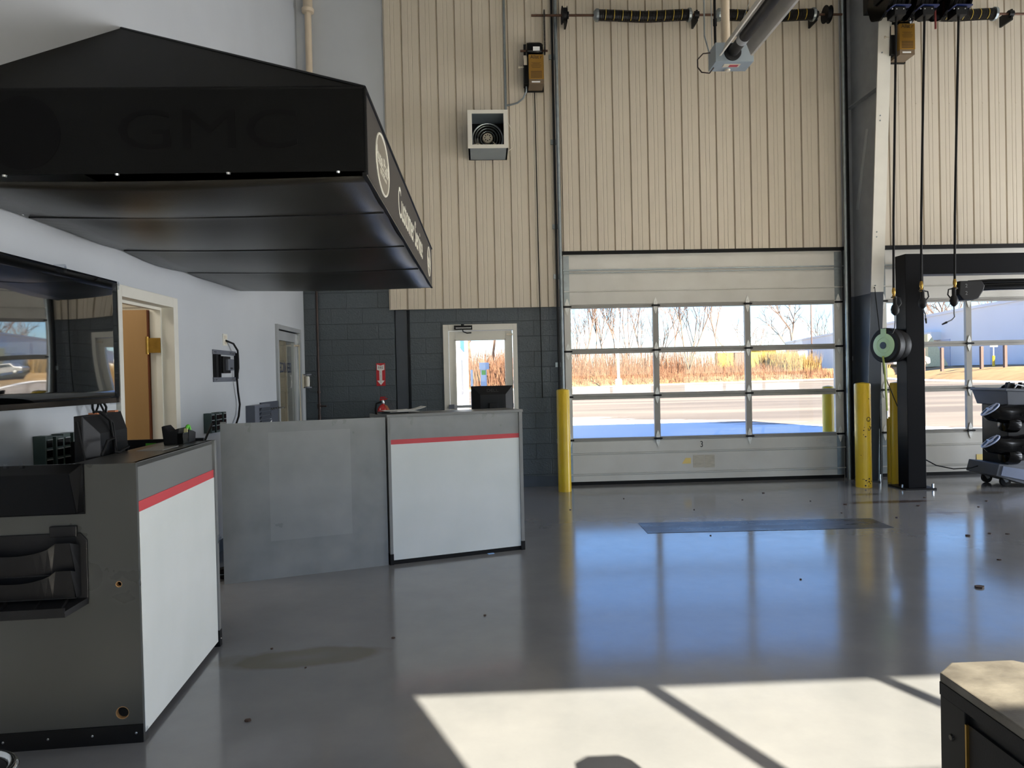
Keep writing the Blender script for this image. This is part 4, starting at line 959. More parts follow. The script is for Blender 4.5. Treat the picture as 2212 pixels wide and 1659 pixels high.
def torsion(x0, x1, springs, label, zc=6.06, y=9.25):
    t = thing('torsion_shaft', label, 'door spring', ((x0+x1)/2, y, zc))
    part('shaft', MB().cyl((x0, y, zc), (x1, y, zc), .015, 10), M['rust'], t)
    for a, b in springs:
        n = 120; pts = []
        for i in range(n+1):
            u = i/n; pts.append((a+(b-a)*u, y, zc-.018*math.sin(PI*u)+.004*math.sin(9*u)))
        s = part('spring', MB().tube(pts, lambda i: .072 if i % 2 else .066, 14), M['spring'], t, smooth=False)
        yl = MB(); k = 0
        for k in range(1, 11):
            xx = a+(b-a)*k/11; u = k/11; zz = zc-.018*math.sin(PI*u)
            yl.tube([(xx-.006+.012*j/6, y-.073*math.cos(th), zz+.073*math.sin(th)) for j, th in enumerate([-1.2+.4*q for q in range(7)])], .004, 5)
        part('paint_mark', yl, M['springyel'], s, split=True)
        part('cone', MB().lathe([(.08, -.02), (.08, .01), (.05, .04)], (a, y, zc), (-1, 0, 0), 16).lathe([(.085, -.02), (.085, .01), (.05, .03)], (b, y, zc), (1, 0, 0), 16), M['galv'], s, split=True)
    xs = [x0+.45, x1-.35]
    if len(springs) == 2: xs.append((springs[0][1]+springs[1][0])/2-.1)
    for xx in xs:
        bb = part('bearing_bracket', MB().box(xx-.012, xx+.012, y-.03, 9.44, zc-.09, zc+.05), M['black'], t)
        part('bearing', MB().lathe([(.045, -.03), (.045, .03)], (xx, y, zc), (1, 0, 0), 14), M['black'], bb)
    dr = MB()
    for xx in (x0+.42, x1-.2): dr.lathe([(.11, -.03), (.11, -.02), (.09, -.015), (.09, .03), (.11, .035)], (xx, y, zc), (1, 0, 0), 24)
    part('cable_drum', dr, M['black'], t, smooth=True, split=True)
    return t
torsion(.70, 4.74, [(1.54, 2.74), (3.12, 4.36)], 'spring shaft with yellow-marked black springs above the middle overhead door')
torsion(5.2, 9.2, [(5.55, 6.77), (7.4, 8.6)], 'spring shaft with a dark sagging spring above the right overhead door')

# ------------------------------------------------------------------ radiant heater
HX, HZ = 2.555, 4.66
h = thing('tube_heater', 'long radiant tube heater with pale burner box hanging from the ceiling', 'heater', (HX, 7.3, 4.57))
bx = part('burner_box', MB().box(2.385, 2.77, 7.18, 7.42, 4.57, 4.76), M['heater'], h, bevel=.003)
part('rating_label', MB().box(2.49, 2.66, 7.24, 7.31, 4.566, 4.57), M['cream'], bx)
part('label_mark', MB().box(2.55, 2.64, 7.25, 7.30, 4.564, 4.566), mat('label_red', (180, 70, 80), .5), bx)
part('indicator', MB().lathe([(.03, 0), (.026, -.015), (.01, -.02)], (2.57, 7.38, 4.57), (0, 0, 1), 16), M['cream'], bx, smooth=True)
part('collar', MB().lathe([(.085, 0), (.085, .02), (.06, .03)], (HX, 7.18, HZ), (0, -1, 0), 24), M['black'], bx, smooth=True)
part('burner_tube', MB().cyl((HX, 7.17, HZ), (HX, .3, HZ), .052, 20), M['tubeblack'], h, smooth=True)
part('tube_coupling', MB().cyl((HX, 6.92, HZ), (HX, 6.84, HZ), .056, 20).cyl((HX, 5.0, HZ), (HX, 4.94, HZ), .056, 20), M['alu'], h, smooth=True, split=True)
prof = [(-.17, HZ-.075), (-.15, HZ-.07), (-.105, HZ+.05), (-.05, HZ+.115), (.05, HZ+.115), (.105, HZ+.05), (.15, HZ-.07), (.17, HZ-.075)]
outer = [(HX+a, z) for a, z in prof]; inner = [(HX+a*.98, z-.004) for a, z in prof][::-1]
part('reflector', MB().prism(outer+inner, 'y', .3, 7.08), M['reflector'], h)
hn = MB()
for y in (6.6, 4.2, 1.2): hn.tube([(HX-.1, y, HZ+.05), (HX, y, HZ+.3), (HX+.1, y, HZ+.05)], .004, 6).cyl((HX, y, HZ+.3), (HX, y, ZC), .004, 6)
hn.cyl((2.42, 7.4, 4.76), (2.42, 7.4, ZC), .004, 6)
part('hanger_chain', hn, M['galv'], h, split=True)
single('flue_pipe', MB().cyl((2.60, 7.50, 4.70), (2.60, 7.50, ZC), .044, 18).cyl((2.60, 7.42, 4.70), (2.60, 7.50, 4.70), .044, 18), M['pvc'], 'cream flue pipe rising behind the burner box', 'pipe', smooth=True)
single('heater_gas_pipe', MB().tube([(2.47, 7.44, ZC), (2.47, 7.44, 4.70)], .012, 10).cyl((2.47, 7.44, 5.05), (2.47, 7.44, 5.12), .02, 10), M['rubber'], 'thin dark gas pipe dropping to the burner box', 'pipe')
single('heater_conduit', MB().tube([(2.36, 7.46, ZC), (2.365, 7.46, 5.4), (2.36, 7.45, 4.95), (2.39, 7.4, 4.76)], .008, 8), M['galv'], 'thin grey conduit dropping to the left edge of the burner box', 'conduit', smooth=True)
part('wire', MB().tube([(2.37, 7.3, 4.71), (2.30, 7.32, 4.71), (2.25, 7.34, 4.66), (2.25, 7.34, 4.58), (2.29, 7.34, 4.53), (2.37, 7.34, 4.52), (2.41, 7.32, 4.568)], .007, 8), M['copper'], h, smooth=True)

# ------------------------------------------------------------------ steel column between the doors (tapered I section)
c = thing('steel_column', 'tapered steel column between the overhead doors, white above and dark grey below', 'column', (4.94, 9.4, 0), kind='structure')
CX0, CX1 = 4.87, 5.03
def fy(z): return 9.10-.085*z
ZS = 2.42
for nm, z0, z1, mt in (('lower_flange', 0, ZS, M['darkgrey']), ('upper_flange', ZS, ZC, M['frame'])):
    part(nm, MB().hull([(CX0, fy(z1), z1), (CX1, fy(z1), z1), (CX1, fy(z1)+.014, z1), (CX0, fy(z1)+.014, z1)], [(CX0, fy(z0), z0), (CX1, fy(z0), z0), (CX1, fy(z0)+.014, z0), (CX0, fy(z0)+.014, z0)]), mt, c)
xm = (CX0+CX1)/2
webm = mat('column_web', (140, 143, 146), .5)
for nm, z0, z1, mt in (('lower_web', 0, ZS, M['darkgrey']), ('upper_web', ZS, ZC, webm)):
    part(nm, MB().hull([(xm-.006, fy(z1)+.014, z1), (xm+.006, fy(z1)+.014, z1), (xm+.006, 9.45, z1), (xm-.006, 9.45, z1)], [(xm-.006, fy(z0)+.014, z0), (xm+.006, fy(z0)+.014, z0), (xm+.006, 9.45, z0), (xm-.006, 9.45, z0)]), mt, c)
    part(nm.replace('web', 'rear_flange'), MB().box(CX0, CX1, 9.45, 9.462, z0, z1), webm if z0 else mt, c)
part('brace', MB().box(xm-.012, xm-.006, -.03, .03, 0, 1.0, M=Tx(0, 9.33, 3.55) @ Matrix.Rotation(.28, 4, 'X')), M['alu'], c)
part('stiffener', MB().box(CX0, xm, fy(4.9)+.014, 9.45, 4.9, 4.912), webm, c, split=True)
bo = MB()
for z in (2.5, 3.1, 3.16, 4.5, 4.56, 5.3):
    bo.lathe([(.012, 0), (.009, .008)], (CX0+.03, 9.45, z), (0, -1, 0), 6)
    bo.lathe([(.010, 0), (.008, .008)], (CX0+.05, fy(z), z), (0, -1, 0), 6)
part('bolt', bo, M['galv'], c, split=True)
part('base_plate', MB().box(4.86, 5.04, 9.05, 9.46, 0, .02), M['darkgrey'], c)
single('column_cable', MB().tube([(5.07, 9.02, 5.35), (5.075, 9.05, 4.3), (5.07, 9.08, 3.0), (5.06, 9.09, 2.0), (5.06, 9.08, 1.0), (5.06, 9.08, .1)], .007, 6), M['rubber'], 'black cable running down the steel column', 'cable', smooth=True)
single('column_wire', MB().tube([(4.90, 8.90, 2.46), (4.91, 8.88, 2.48), (4.925, 8.88, 2.3), (4.96, 8.87, 1.9), (4.99, 8.85, 1.4), (5.10, 8.76, 1.0), (5.19, 8.72, .78)], .006, 6), M['rubber'], 'thin drooping wire from the column behind the lime hose', 'wire', smooth=True)

# ------------------------------------------------------------------ hose reels and hanging hoses
rails = thing('reel_rail', 'black steel rail carrying the hose reels near the ceiling', 'rail', (5.3, 8.2, 5.95))
part('rail', MB().box(4.55, 6.2, 8.15, 8.25, 5.98, 6.08), M['black'], rails)
part('bracket', MB().prism([(8.25, 6.08), (8.66, 6.08), (8.66, 5.75), (8.60, 5.75), (8.25, 5.98)], 'x', 4.70, 4.86), M['black'], rails, split=True)
part('hanger', MB().cyl((5.9, 8.2, 6.08), (5.9, 8.2, ZC), .012, 8).cyl((4.6, 8.2, 6.08), (4.6, 8.2, ZC), .012, 8), M['black'], rails)
def reel(x, label, zc=5.72):
    t = thing('hose_reel', label, 'hose reel', (x, 8.2, zc), group='hose reels under the ceiling rail')
    part('drum', MB().lathe([(.06, -.11), (.06, .11)], (x, 8.2, zc), (1, 0, 0), 24), M['rubber'], t)
    for s in (-1, 1):
        n = 32; pts = []
        for k in range(n):
            a = 2*PI*k/n; rr = .245+.008*math.cos(8*a); pts.append((8.2+rr*math.cos(a), zc+rr*math.sin(a)))
        part('flange', MB().prism(pts, 'x', x+s*.115-.012, x+s*.115+.012), M['blackgl'], t)
    hs = MB()
    for q in range(4): hs.torus((x-.075+.05*q, 8.2, zc), (1, 0, 0), .17, .028, 28, 8)
    part('wound_hose', hs, M['rubber'], t, smooth=True)
    part('arm', MB().box(x+.135, x+.15, 8.12, 8.28, zc-.05, 5.98).box(x-.15, x-.135, 8.12, 8.28, zc-.05, 5.98), M['black'], t, split=True)
    part('roller_guide', MB().prism([(x-.13, 5.50), (x-.07, 5.545), (x+.12, 5.545), (x+.12, 5.53), (x-.055, 5.538), (x-.12, 5.49)], 'y', 7.98, 8.05), M['blue'], t)
    part('guide_box', MB().box(x-.06, x+.07, 8.0, 8.16, 5.44, 5.53), M['black'], t, bevel=.006)
    part('bolt', MB().lathe([(.009, 0), (.007, .006)], (x-.04, 8.0, 5.50), (0, -1, 0), 8).lathe([(.009, 0), (.007, .006)], (x+.04, 8.0, 5.50), (0, -1, 0), 8).lathe([(.009, 0), (.007, .006)], (x-.10, 7.98, 5.49), (0, -1, 0), 8), M['steel'], t, split=True)
HOSES = [(4.765, 'leftmost'), (5.09, 'middle'), (5.475, 'rightmost')]
reel(4.765, 'black hose reel with blue guide, leftmost of three under the ceiling rail')
reel(5.09, 'black hose reel with blue guide, middle of three under the ceiling rail')
reel(5.475, 'black hose reel with blue guide, rightmost of three under the ceiling rail')
single('air_hose', MB().cyl((5.30, 8.2, 5.985), (5.30, 8.2, 5.37), .011, 8), mat('hose_red', (120, 46, 44), .5), 'short dull red hose end hanging between the hose reels', 'hose')
def gun(x, label, side, zb, spout):
    t = thing('oil_hose', label, 'hose', (x, 8.2, zb), group='oil hoses hanging from the reels')
    part('hose', MB().tube([(x, 8.06, 5.5), (x+.001, 8.12, 4.4), (x, 8.18, 3.2), (x, 8.2, zb+.32)], .013, 8), M['rubber'], t, smooth=True)
    part('fitting', MB().lathe([(.016, 0), (.019, .03), (.013, .04), (.02, .06), (.02, .09), (.014, .12)], (x, 8.2, zb+.20), seg=12), M['brass'], t, smooth=True)
    gb = part('gun_body', MB().lathe([(.012, 0), (.04, .03), (.046, .07), (.036, .11), (.022, .13), (.022, .22)], (x+.012*side, 8.2, zb), seg=18), M['blackpl'], t, smooth=True)
    part('trigger', MB().tube([(x+.02*side, 8.2, zb+.21), (x+.075*side, 8.2, zb+.20), (x+.085*side, 8.2, zb+.14), (x+.055*side, 8.2, zb+.10)], .008, 8), M['black'], gb, smooth=True)
    part('collar', MB().lathe([(.03, 0), (.03, .012)], (x, 8.2, zb+.205), seg=14), M['blackpl'], gb)
    p0 = (x+.012*side, 8.2, zb+.01)
    pts = [p0]+[(p0[0]+dx, 8.2, zb+dz) for dx, dz in spout]
    part('spout', MB().tube(pts, .008, 8), M['greyplastic'], t, smooth=True)
    q = Vector(pts[-1]); d_ = (q-Vector(pts[-2])).normalized()
    part('nozzle', MB().cyl(q-d_*.01, q+d_*.05, .013, 10, r_end=.008), M['black'], t)
gun(4.757, 'black oil hose with trigger gun hanging left of the lift post', 1, 2.07, [(.0, -.08), (-.006, -.14), (-.018, -.165)])
gun(5.085, 'black oil hose with trigger gun hanging in front of the lift post', 1, 2.14, [(.03, -.06), (.036, -.12)])
gun(5.483, 'black oil hose with bent spout hanging in front of the lift arm', -1, 2.16, [(.0, -.08), (.005, -.12), (-.03, -.155), (-.10, -.185)])

# ------------------------------------------------------------------ lift frame
l = thing('vehicle_lift', 'black steel lift frame with post and overhead beam in front of the right door', 'lift', (5.15, 8.55, 0))
part('base_plate', MB().box(4.98, 5.36, 8.40, 8.78, 0, .018), M['black'], l)
part('post', MB().box(5.045, 5.265, 8.445, 8.66, .018, 2.82), mat('lift_black', (9, 10, 14), .5, var=.1, spec=.1), l, bevel=.006)
part('beam', MB().box(5.265, 8.4, 8.46, 8.66, 2.575, 2.815), bpy.data.materials['lift_black'], l, bevel=.006)
part('far_post', MB().box(8.2, 8.42, 8.445, 8.66, .0, 2.575), bpy.data.materials['lift_black'], l, bevel=.006)
part('anchor_bolt', MB().lathe([(.014, 0), (.014, .05)], (5.33, 8.43, .018), seg=8).lathe([(.014, 0), (.014, .04)], (5.0, 8.5, .018), seg=8), M['steel'], l, split=True)
ar = part('swing_arm', MB().tube([(8.3, 8.5, 2.40), (7.4, 8.42, 2.42), (6.0, 8.3, 2.395), (5.75, 8.28, 2.385)], .045, 14).tube([(8.3, 8.5, 2.47), (7.2, 8.42, 2.47), (6.0, 8.3, 2.455), (5.7, 8.28, 2.44)], .03, 12), M['blackgl'], l, smooth=True)
hd = part('arm_head', MB().prism([(5.56, 2.46), (5.82, 2.46), (5.86, 2.40), (5.84, 2.34), (5.78, 2.25), (5.72, 2.235), (5.60, 2.235), (5.55, 2.30)], 'y', 8.22, 8.34), M['blackpl'], ar, bevel=.012)
part('number', MB().text('2', .06, Tx(5.635, 8.219, 2.40) @ FACE_S, .001).text('2', .06, Tx(5.635, 8.219, 2.315) @ FACE_S, .001), mat('number_grey', (120, 122, 124), .5), hd)

# ------------------------------------------------------------------ lime hose reel on the lift post
cr = thing('cord_reel', 'round black air hose reel with pale green face beside the lift post', 'hose reel', (4.9, 8.56, 1.52))
n_ = Vector((-.93, -.37, 0)).normalized(); c0 = Vector((4.80, 8.50, 1.735))
part('drum', MB().lathe([(.17, -.24), (.20, -.22), (.205, -.14), (.195, -.12), (.21, -.10), (.21, -.02), (.19, 0)], c0, n_, 40), M['blackpl'], cr, smooth=True)
fcp = part('face_plate', MB().lathe([(.145, 0), (.145, .006), (.135, .01), (.05, .012)], c0, n_, 36), M['greenface'], cr, smooth=True)
part('tab', MB().box(-.035, .035, -.005, .005, .10, .20, M=Tx(*(c0+n_*.006)) @ n_.to_track_quat('-Y', 'Z').to_matrix().to_4x4()), M['greenface'], fcp)
part('badge', MB().lathe([(.042, 0), (.042, .006)], c0+n_*.012, n_, 20), mat('reel_badge', (40, 60, 78), .4), fcp)
part('ring', MB().torus(c0+n_*.012, n_, .09, .004, 30, 6), M['greenface'], fcp)
part('bracket', MB().box(4.95, 5.045, 8.52, 8.60, 1.77, 1.87), M['black'], cr, split=True)
part('hose', MB().tube([tuple(c0+n_*.02+Vector((0, 0, -.13))), (4.79, 8.47, 1.45), (4.80, 8.47, 1.2), (4.81, 8.47, .95)], .012, 8), M['greenhose'], cr, smooth=True)
part('hose_end', MB().cyl((4.81, 8.47, .95), (4.812, 8.47, .86), .012, 10, r_end=.006), M['steel'], cr)

# ------------------------------------------------------------------ bollards
def bollard(x, y, r_, h_, label, scuff=False, flat=False):
    t = thing('bollard', label, 'bollard', (x, y, 0))
    prof = [(r_, 0), (r_, h_-.02), (r_*.93, h_-.006), (r_*.7, h_), (.01, h_+(0 if flat else .008))]
    part('post', MB().lathe(prof, (x, y, 0), seg=32), M['yellow'], t, smooth=True)
    if scuff:
        s = MB(); rnd = random.Random(3)
        for k in range(26):
            a = -PI/2+rnd.uniform(-.8, .9); z = rnd.choice([rnd.uniform(.02, .12), rnd.uniform(.5, .85), rnd.uniform(.1, 1.1)]); q = rnd.uniform(.003, .012)
            p = Vector((x+math.cos(a)*(r_-.001), y+math.sin(a)*(r_-.001), z))
            s.lathe([(q, 0), (q*.6, .002)], p, (math.cos(a), math.sin(a), 0), 6)
        a = -PI/2+.25; p = Vector((x+math.cos(a)*(r_-.0005), y+math.sin(a)*(r_-.0005), .84))
        s.torus(p, (math.cos(a), math.sin(a), 0), .025, .004, 16, 5).torus(p+Vector((0, 0, -.10)), (math.cos(a), math.sin(a), 0), .035, .004, 12, 5, PI*.15, PI*.85)
        part('scuff', s, M['ink'], t)
    return t
bollard(.982, 9.06, .083, 1.285, 'yellow bollard at the left side of the middle overhead door')
bollard(4.66, 8.75, .094, 1.285, 'wide yellow bollard with black scuffs in front of the steel column', True)
bollard(5.185, 9.05, .048, .835, 'short thin yellow pipe bollard between the steel column and the lift post', flat=True)
bollard(5.19, 8.90, .088, 1.28, 'tall yellow bollard partly behind the lift post')
bollard(5.0, 10.35, .08, 1.215, 'yellow bollard outside, seen through the right pane of the middle overhead door')

# ------------------------------------------------------------------ equipment cart on the right
q = thing('equipment_cart', 'dark wheeled cart with two black swivel heads and a cluttered grey tray', 'cart', (6.6, 8.6, 0))
part('base', MB().prism([(6.06, .15), (6.10, .29), (6.30, .27), (7.3, .21), (7.3, .02), (6.45, .03)], 'y', 8.36, 8.9), M['greymid'], q, bevel=.006)
part('base_panel', MB().prism([(6.11, .155), (6.14, .265), (6.50, .20), (6.47, .075)], 'y', 8.345, 8.36), M['greyblue'], q)
part('cabinet', MB().box(6.24, 7.2, 8.40, 8.85, .25, .99), M['black'], q, bevel=.01)
part('side_cover', MB().prism([(6.22, .55), (6.30, .50), (6.75, .54), (6.75, .63), (6.45, .62), (6.22, .58)], 'y', 8.37, 8.41).prism([(6.22, .27), (6.75, .23), (6.75, .32), (6.5, .33), (6.22, .31)], 'y', 8.37, 8.41), M['greymid'], q, bevel=.004)
tray = part('tray', MB().hull([(6.16, 8.30, 1.17), (7.25, 8.30, 1.12), (7.25, 8.92, 1.12), (6.16, 8.92, 1.17)], [(6.20, 8.34, .99), (7.2, 8.34, .98), (7.2, 8.88, .98), (6.20, 8.88, .99)]), M['greymid'], q, bevel=.008)
part('tray_rim', MB().tube([(6.16, 8.92, 1.175), (6.155, 8.30, 1.175), (7.25, 8.295, 1.125)], .018, 8), M['greymid'], tray, smooth=True)
rnd = random.Random(5); tl = MB()
for k in range(14):
    x0 = 6.22+.95*rnd.random(); y0 = 8.34+.3*rnd.random(); a = rnd.uniform(-.6, .6)
    tl.box(-.07, .07, -.02, .02, 0, .03+.05*rnd.random(), M=Tx(x0, y0, 1.15+.05*rnd.random()) @ Matrix.Rotation(a, 4, 'Z') @ Matrix.Rotation(rnd.uniform(-.4, .4), 4, 'Y'))
    tl.cyl((x0-.06, y0, 1.2), (x0+.06, y0+.04, 1.21+.05*rnd.random()), .012, 8)
part('adapter', tl, M['black'], tray, kind='stuff')
part('adapter_bright', MB().tube([(6.26, 8.33, 1.17), (6.30, 8.32, 1.235), (6.45, 8.34, 1.20), (6.49, 8.34, 1.27), (6.6, 8.35, 1.26)], .008, 6), M['steel'], tray, smooth=True)
for zc in (.88, .50):
    n_ = Vector((-.60, .15, .78)).normalized(); ft = Vector((6.0, 8.36, zc+.06)); hp = ft+Vector((.34, .03, -.05))
    u_ = Vector((0, 1, 0)); u_ = (u_-u_.project(n_)).normalized(); v_ = u_.cross(n_); v_ = v_ if v_.z > 0 else -v_
    lb = MB(); K_ = 26; rings = []
    for cen, ax_u, ax_v, rr in ((ft, u_, v_, .112), (ft+Vector((.05, 0, -.035)), u_, (v_+Vector((0, 0, .3))).normalized(), .122), (ft+Vector((.18, .01, -.05)), Vector((0, 1, 0)), Vector((.2, 0, 1)).normalized(), .118), (hp, Vector((0, 1, 0)), Vector((0, 0, 1)), .105), (hp+Vector((.10, .01, 0)), Vector((0, 1, 0)), Vector((0, 0, 1)), .125), (hp+Vector((.24, .01, -.01)), Vector((0, 1, 0)), Vector((0, 0, 1)), .10)):
        rings.append([lb.bm.verts.new(cen+ax_u*rr*math.cos(2*PI*k/K_)+ax_v*rr*math.sin(2*PI*k/K_)) for k in range(K_)])
    for a, b in zip(rings, rings[1:]):
        for k in range(K_): lb.bm.faces.new((a[k], a[(k+1) % K_], b[(k+1) % K_], b[k]))
    lb.bm.faces.new(rings[0]); lb.bm.faces.new(rings[-1])
    hd = part('swivel_head', lb, M['blackgl'], q, smooth=True)
    part('face', MB().lathe([(.108, .001), (.108, .004)], ft, n_, 26), M['black'], hd)
    fm = MB().torus(ft+n_*.003, n_, .110, .008, 30, 6)
    part('trim_ring', fm, mat('trim_pale_blue', (176, 186, 214), .35) if 'trim_pale_blue' not in bpy.data.materials else bpy.data.materials['trim_pale_blue'], hd, smooth=True)
    fm = MB().tube([ft+n_*.006-v_*.11, ft+n_*.006+v_*.11], .012, 6).tube([ft+n_*.006, ft+n_*.006+u_*.10+v_*.03], .012, 6).torus(ft+n_*.006, n_, .03, .01, 16, 6)
    part('spoke', fm, bpy.data.materials['trim_pale_blue'], hd)
    part('lower_lobe', MB().lathe([(.03, -.1), (.09, -.08), (.10, 0), (.09, .08), (.02, .1)], hp+Vector((-.10, -.02, -.13)), (1, .1, -.15), 20), M['blackgl'], hd, smooth=True)
    part('lever', MB().tube([hp+Vector((.08, -.14, .05)), hp+Vector((.02, -.16, -.02)), hp+Vector((.04, -.16, -.06))], .012, 8), M['alu'], hd, smooth=True)
    part('handle', MB().cyl((6.46, 8.20, zc-.06), (6.80, 8.24, zc-.14), .014, 10), mat('handle_red', (150, 44, 44), .4) if 'handle_red' not in bpy.data.materials else bpy.data.materials['handle_red'], hd)
    part('handle_grip', MB().cyl((6.44, 8.198, zc-.055), (6.52, 8.207, zc-.075), .017, 10), M['frame'], hd)
for x, y in ((6.24, 8.50), (6.24, 8.82), (7.1, 8.42), (7.1, 8.85)):
    cs = part('caster', MB().prism([(x-.05, .15), (x+.04, .15), (x+.05, .06), (x+.02, .05)], 'y', y-.035, y+.035), M['alu'], q)
    part('wheel', MB().lathe([(.04, -.022), (.062, -.018), (.062, .018), (.04, .022)], (x+.03, y-.0, .062), (0, 1, 0), 24), M['tyre'], cs, smooth=True)
single('power_cable', MB().tube([(5.27, 8.62, .43), (5.40, 8.7, .33), (5.58, 8.75, .24), (5.8, 8.75, .19), (6.0, 8.72, .2), (6.2, 8.7, .26)], .007, 6), M['rubber'], 'thin black cord drooping between the lift post and the wheeled cart', 'cord', smooth=True)

# ------------------------------------------------------------------ foreground items
RZ3 = .05
e_ = thing('equipment_cabinet', 'black steel equipment stand with dusty chamfered top in the lower right foreground', 'cabinet', (.95, 1.1, 0))
KF = Tx(.865, 1.355, 0) @ Matrix.Rotation(-.03, 4, 'Z')
def kf(mb):
    for v in mb.bm.verts: v.co = KF @ v.co
    return mb
foot = [(0, 0), (.05, .045), (.175, .05), (.22, .01), (.22, -.6), (0, -.6)]
part('top', kf(MB().prism(foot, 'z', .866, .884)), M['dusty'], e_, bevel=.003)
part('top_rim', kf(MB().prism([(x*1.0-.001 if x == 0 else x+.001, y) for x, y in foot], 'z', .842, .866)), M['blackpl'], e_)
ins = [(.003, -.003), (.052, .042), (.173, .047), (.217, .008), (.217, -.597), (.003, -.597)]
part('body', kf(MB().prism([(x+.006, y) for x, y in ins], 'z', .02, .842)), M['black'], e_)
part('corner_post', kf(MB().box(.0, .012, -.6, -.53, 0, .842)), M['black'], e_, bevel=.002)
cp = part('corner_post', kf(MB().box(.0, .012, -.075, .0, .0, .842)), M['black'], e_, bevel=.002)
bt = MB()
for z in (.775, .70, .62, .54): bt.lathe([(.007, 0), (.005, .003)], (0, -.035, z), (-1, 0, 0), 12)
part('bolt', kf(bt), M['blackgl'], cp, split=True)
part('edge_strip', kf(MB().box(-.001, .004, -.08, -.076, .0, .82)), M['brass'], cp)
part('side_panel', kf(MB().box(.004, .009, -.53, -.08, .03, .82)), M['blackpl'], e_)
part('foot', kf(MB().box(.02, .2, -.58, .03, 0, .02)), M['rubber'], e_)
s_ = thing('stool', 'round chrome stool seat rim at the lower left edge of the picture', 'stool', (-1.40, 1.94, 0))
part('seat_rim', MB().torus((-1.40, 1.94, .45), (0, 0, 1), .115, .014, 40, 10), M['chrome'], s_, smooth=True)
part('seat', MB().lathe([(.11, 0), (.112, .01), (.10, .025), (.02, .03)], (-1.40, 1.94, .425), seg=32), M['blackpl'], s_, smooth=True)
part('column', MB().cyl((-1.40, 1.94, .06), (-1.40, 1.94, .43), .02, 14), M['chrome'], s_, smooth=True)
lg = MB()
for k in range(5):
    a = 2*PI*k/5; lg.tube([(-1.40, 1.94, .07), (-1.40+.13*math.cos(a), 1.94+.13*math.sin(a), .04), (-1.40+.14*math.cos(a), 1.94+.14*math.sin(a), 0.0)], .012, 8)
part('leg', lg, M['chrome'], s_, smooth=True, split=True)

# dark painted strip and scraps on the floor
single('trench_cover', MB().prism([(1.47, 7.01), (1.46, 6.55), (3.72, 6.47), (3.74, 6.90)], 'z', .0, .003), M['floorplate'], 'long dark worn strip set in the grey floor before the middle overhead door', 'floor plate')
single('paper_scrap', MB().prism([(.0, 5.96), (.05, 5.975), (.04, 5.995), (-.01, 5.98)], 'z', .0, .004), mat('tape_blue', (150, 190, 240), .4), 'small pale blue scrap at the foot of the main counter', 'scrap')
scr = [(3.86, 7.64, .05), (4.14, 6.07, .05), (4.38, 6.13, .035), (4.51, 6.09, .03), (3.85, 5.29, .03), (1.99, 6.38, .02), (2.18, 4.96, .02), (-.03, 4.43, .02), (-.95, 3.72, .012), (-1.06, 3.16, .03), (3.25, 4.65, .07), (4.9, 7.9, .03), (5.4, 7.6, .03), (5.1, 7.3, .025), (3.6, 7.9, .02), (2.9, 8.1, .02), (2.2, 7.6, .02), (4.0, 6.9, .03), (5.3, 6.6, .03), (1.6, 8.4, .02), (3.3, 8.5, .03), (4.55, 7.45, .04), (-.55, 4.1, .02), (-1.2, 4.0, .015), (.9, 7.8, .02), (4.5, 5.8, .03), (3.6, 7.2, .02), (5.9, 7.2, .03)]
rnd = random.Random(11)
for x, y, s in scr:
    mb = MB(); n = 7
    pts = [(x+s*.6*rnd.uniform(.5, 1)*math.cos(2*PI*k/n), y+s*.6*rnd.uniform(.5, 1)*math.sin(2*PI*k/n)) for k in range(n)]
    mb.prism(pts, 'z', .0005, .004+s*.1)
    single('leaf_scrap', mb, M['leaf'], 'small dark scrap of dead leaf lying on the grey floor', 'scrap', group='leaf scraps on the floor')

# ------------------------------------------------------------------ outdoors
struct('ground', MB().box(-60, 95, D+.25, 130, -.3, -.02).box(-60, 95, -60, YS-.3, -.3, -.02), M['lot'], 'pale salt-washed parking lot with snow in the shade of the building', 'parking lot')
edge = [(-40, 66), (-10, 71), (9, 76), (25, 85), (49, 97), (53, 93), (48, 80), (45.5, 68), (44, 58), (42, 40), (40, 20)]
def offs(dist):
    out = []
    for i, p in enumerate(edge):
        a = edge[max(i-1, 0)]; b = edge[min(i+1, len(edge)-1)]
        t_ = Vector((b[0]-a[0], b[1]-a[1])).normalized(); nrm = Vector((-t_.y, t_.x))
        out.append((p[0]+nrm.x*dist, p[1]+nrm.y*dist))
    return out
rowsd = [(0, -.05), (0, .1), (1.5, .6), (4, 1.1), (6.2, 1.38), (11, 1.42), (30, 1.45), (150, 1.5)]
g = MB(); vs = []; ne = len(edge)
for dd, z in rowsd: vs += [(x, y, z) for x, y in offs(dd)]
g.poly(vs, [(j*ne+i, j*ne+i+1, (j+1)*ne+i+1, (j+1)*ne+i) for j in range(len(rowsd)-1) for i in range(ne-1)])
struct('ground_bank', g, M['drygrass'], 'dry grass bank at the far edge of the parking lot', 'grass bank', smooth=True)
g = MB(); vs = []; o1, o2 = offs(-1.2), offs(.4)
rnd = random.Random(2)
vs = [(x, y, -.015) for x, y in o1]+[(x, y, .13) for x, y in o2]
g.poly(vs, [(i, i+1, ne+i+1, ne+i) for i in range(ne-1)])
single('snow_bank', g, mat('snow', (235, 237, 242), .7, var=.02), 'thin white snow line along the far edge of the parking lot', 'snow', kind='stuff')
g = MB(); o1, o2 = offs(6.4), offs(10.6)
vs = [(x, y, 1.46) for x, y in o1]+[(x, y, 1.50) for x, y in o2]
g.poly(vs, [(i, i+1, ne+i+1, ne+i) for i in range(5, ne-1)])
struct('ground_road', g, M['road'], 'pale road behind the grass bank in front of the grey warehouse', 'road')

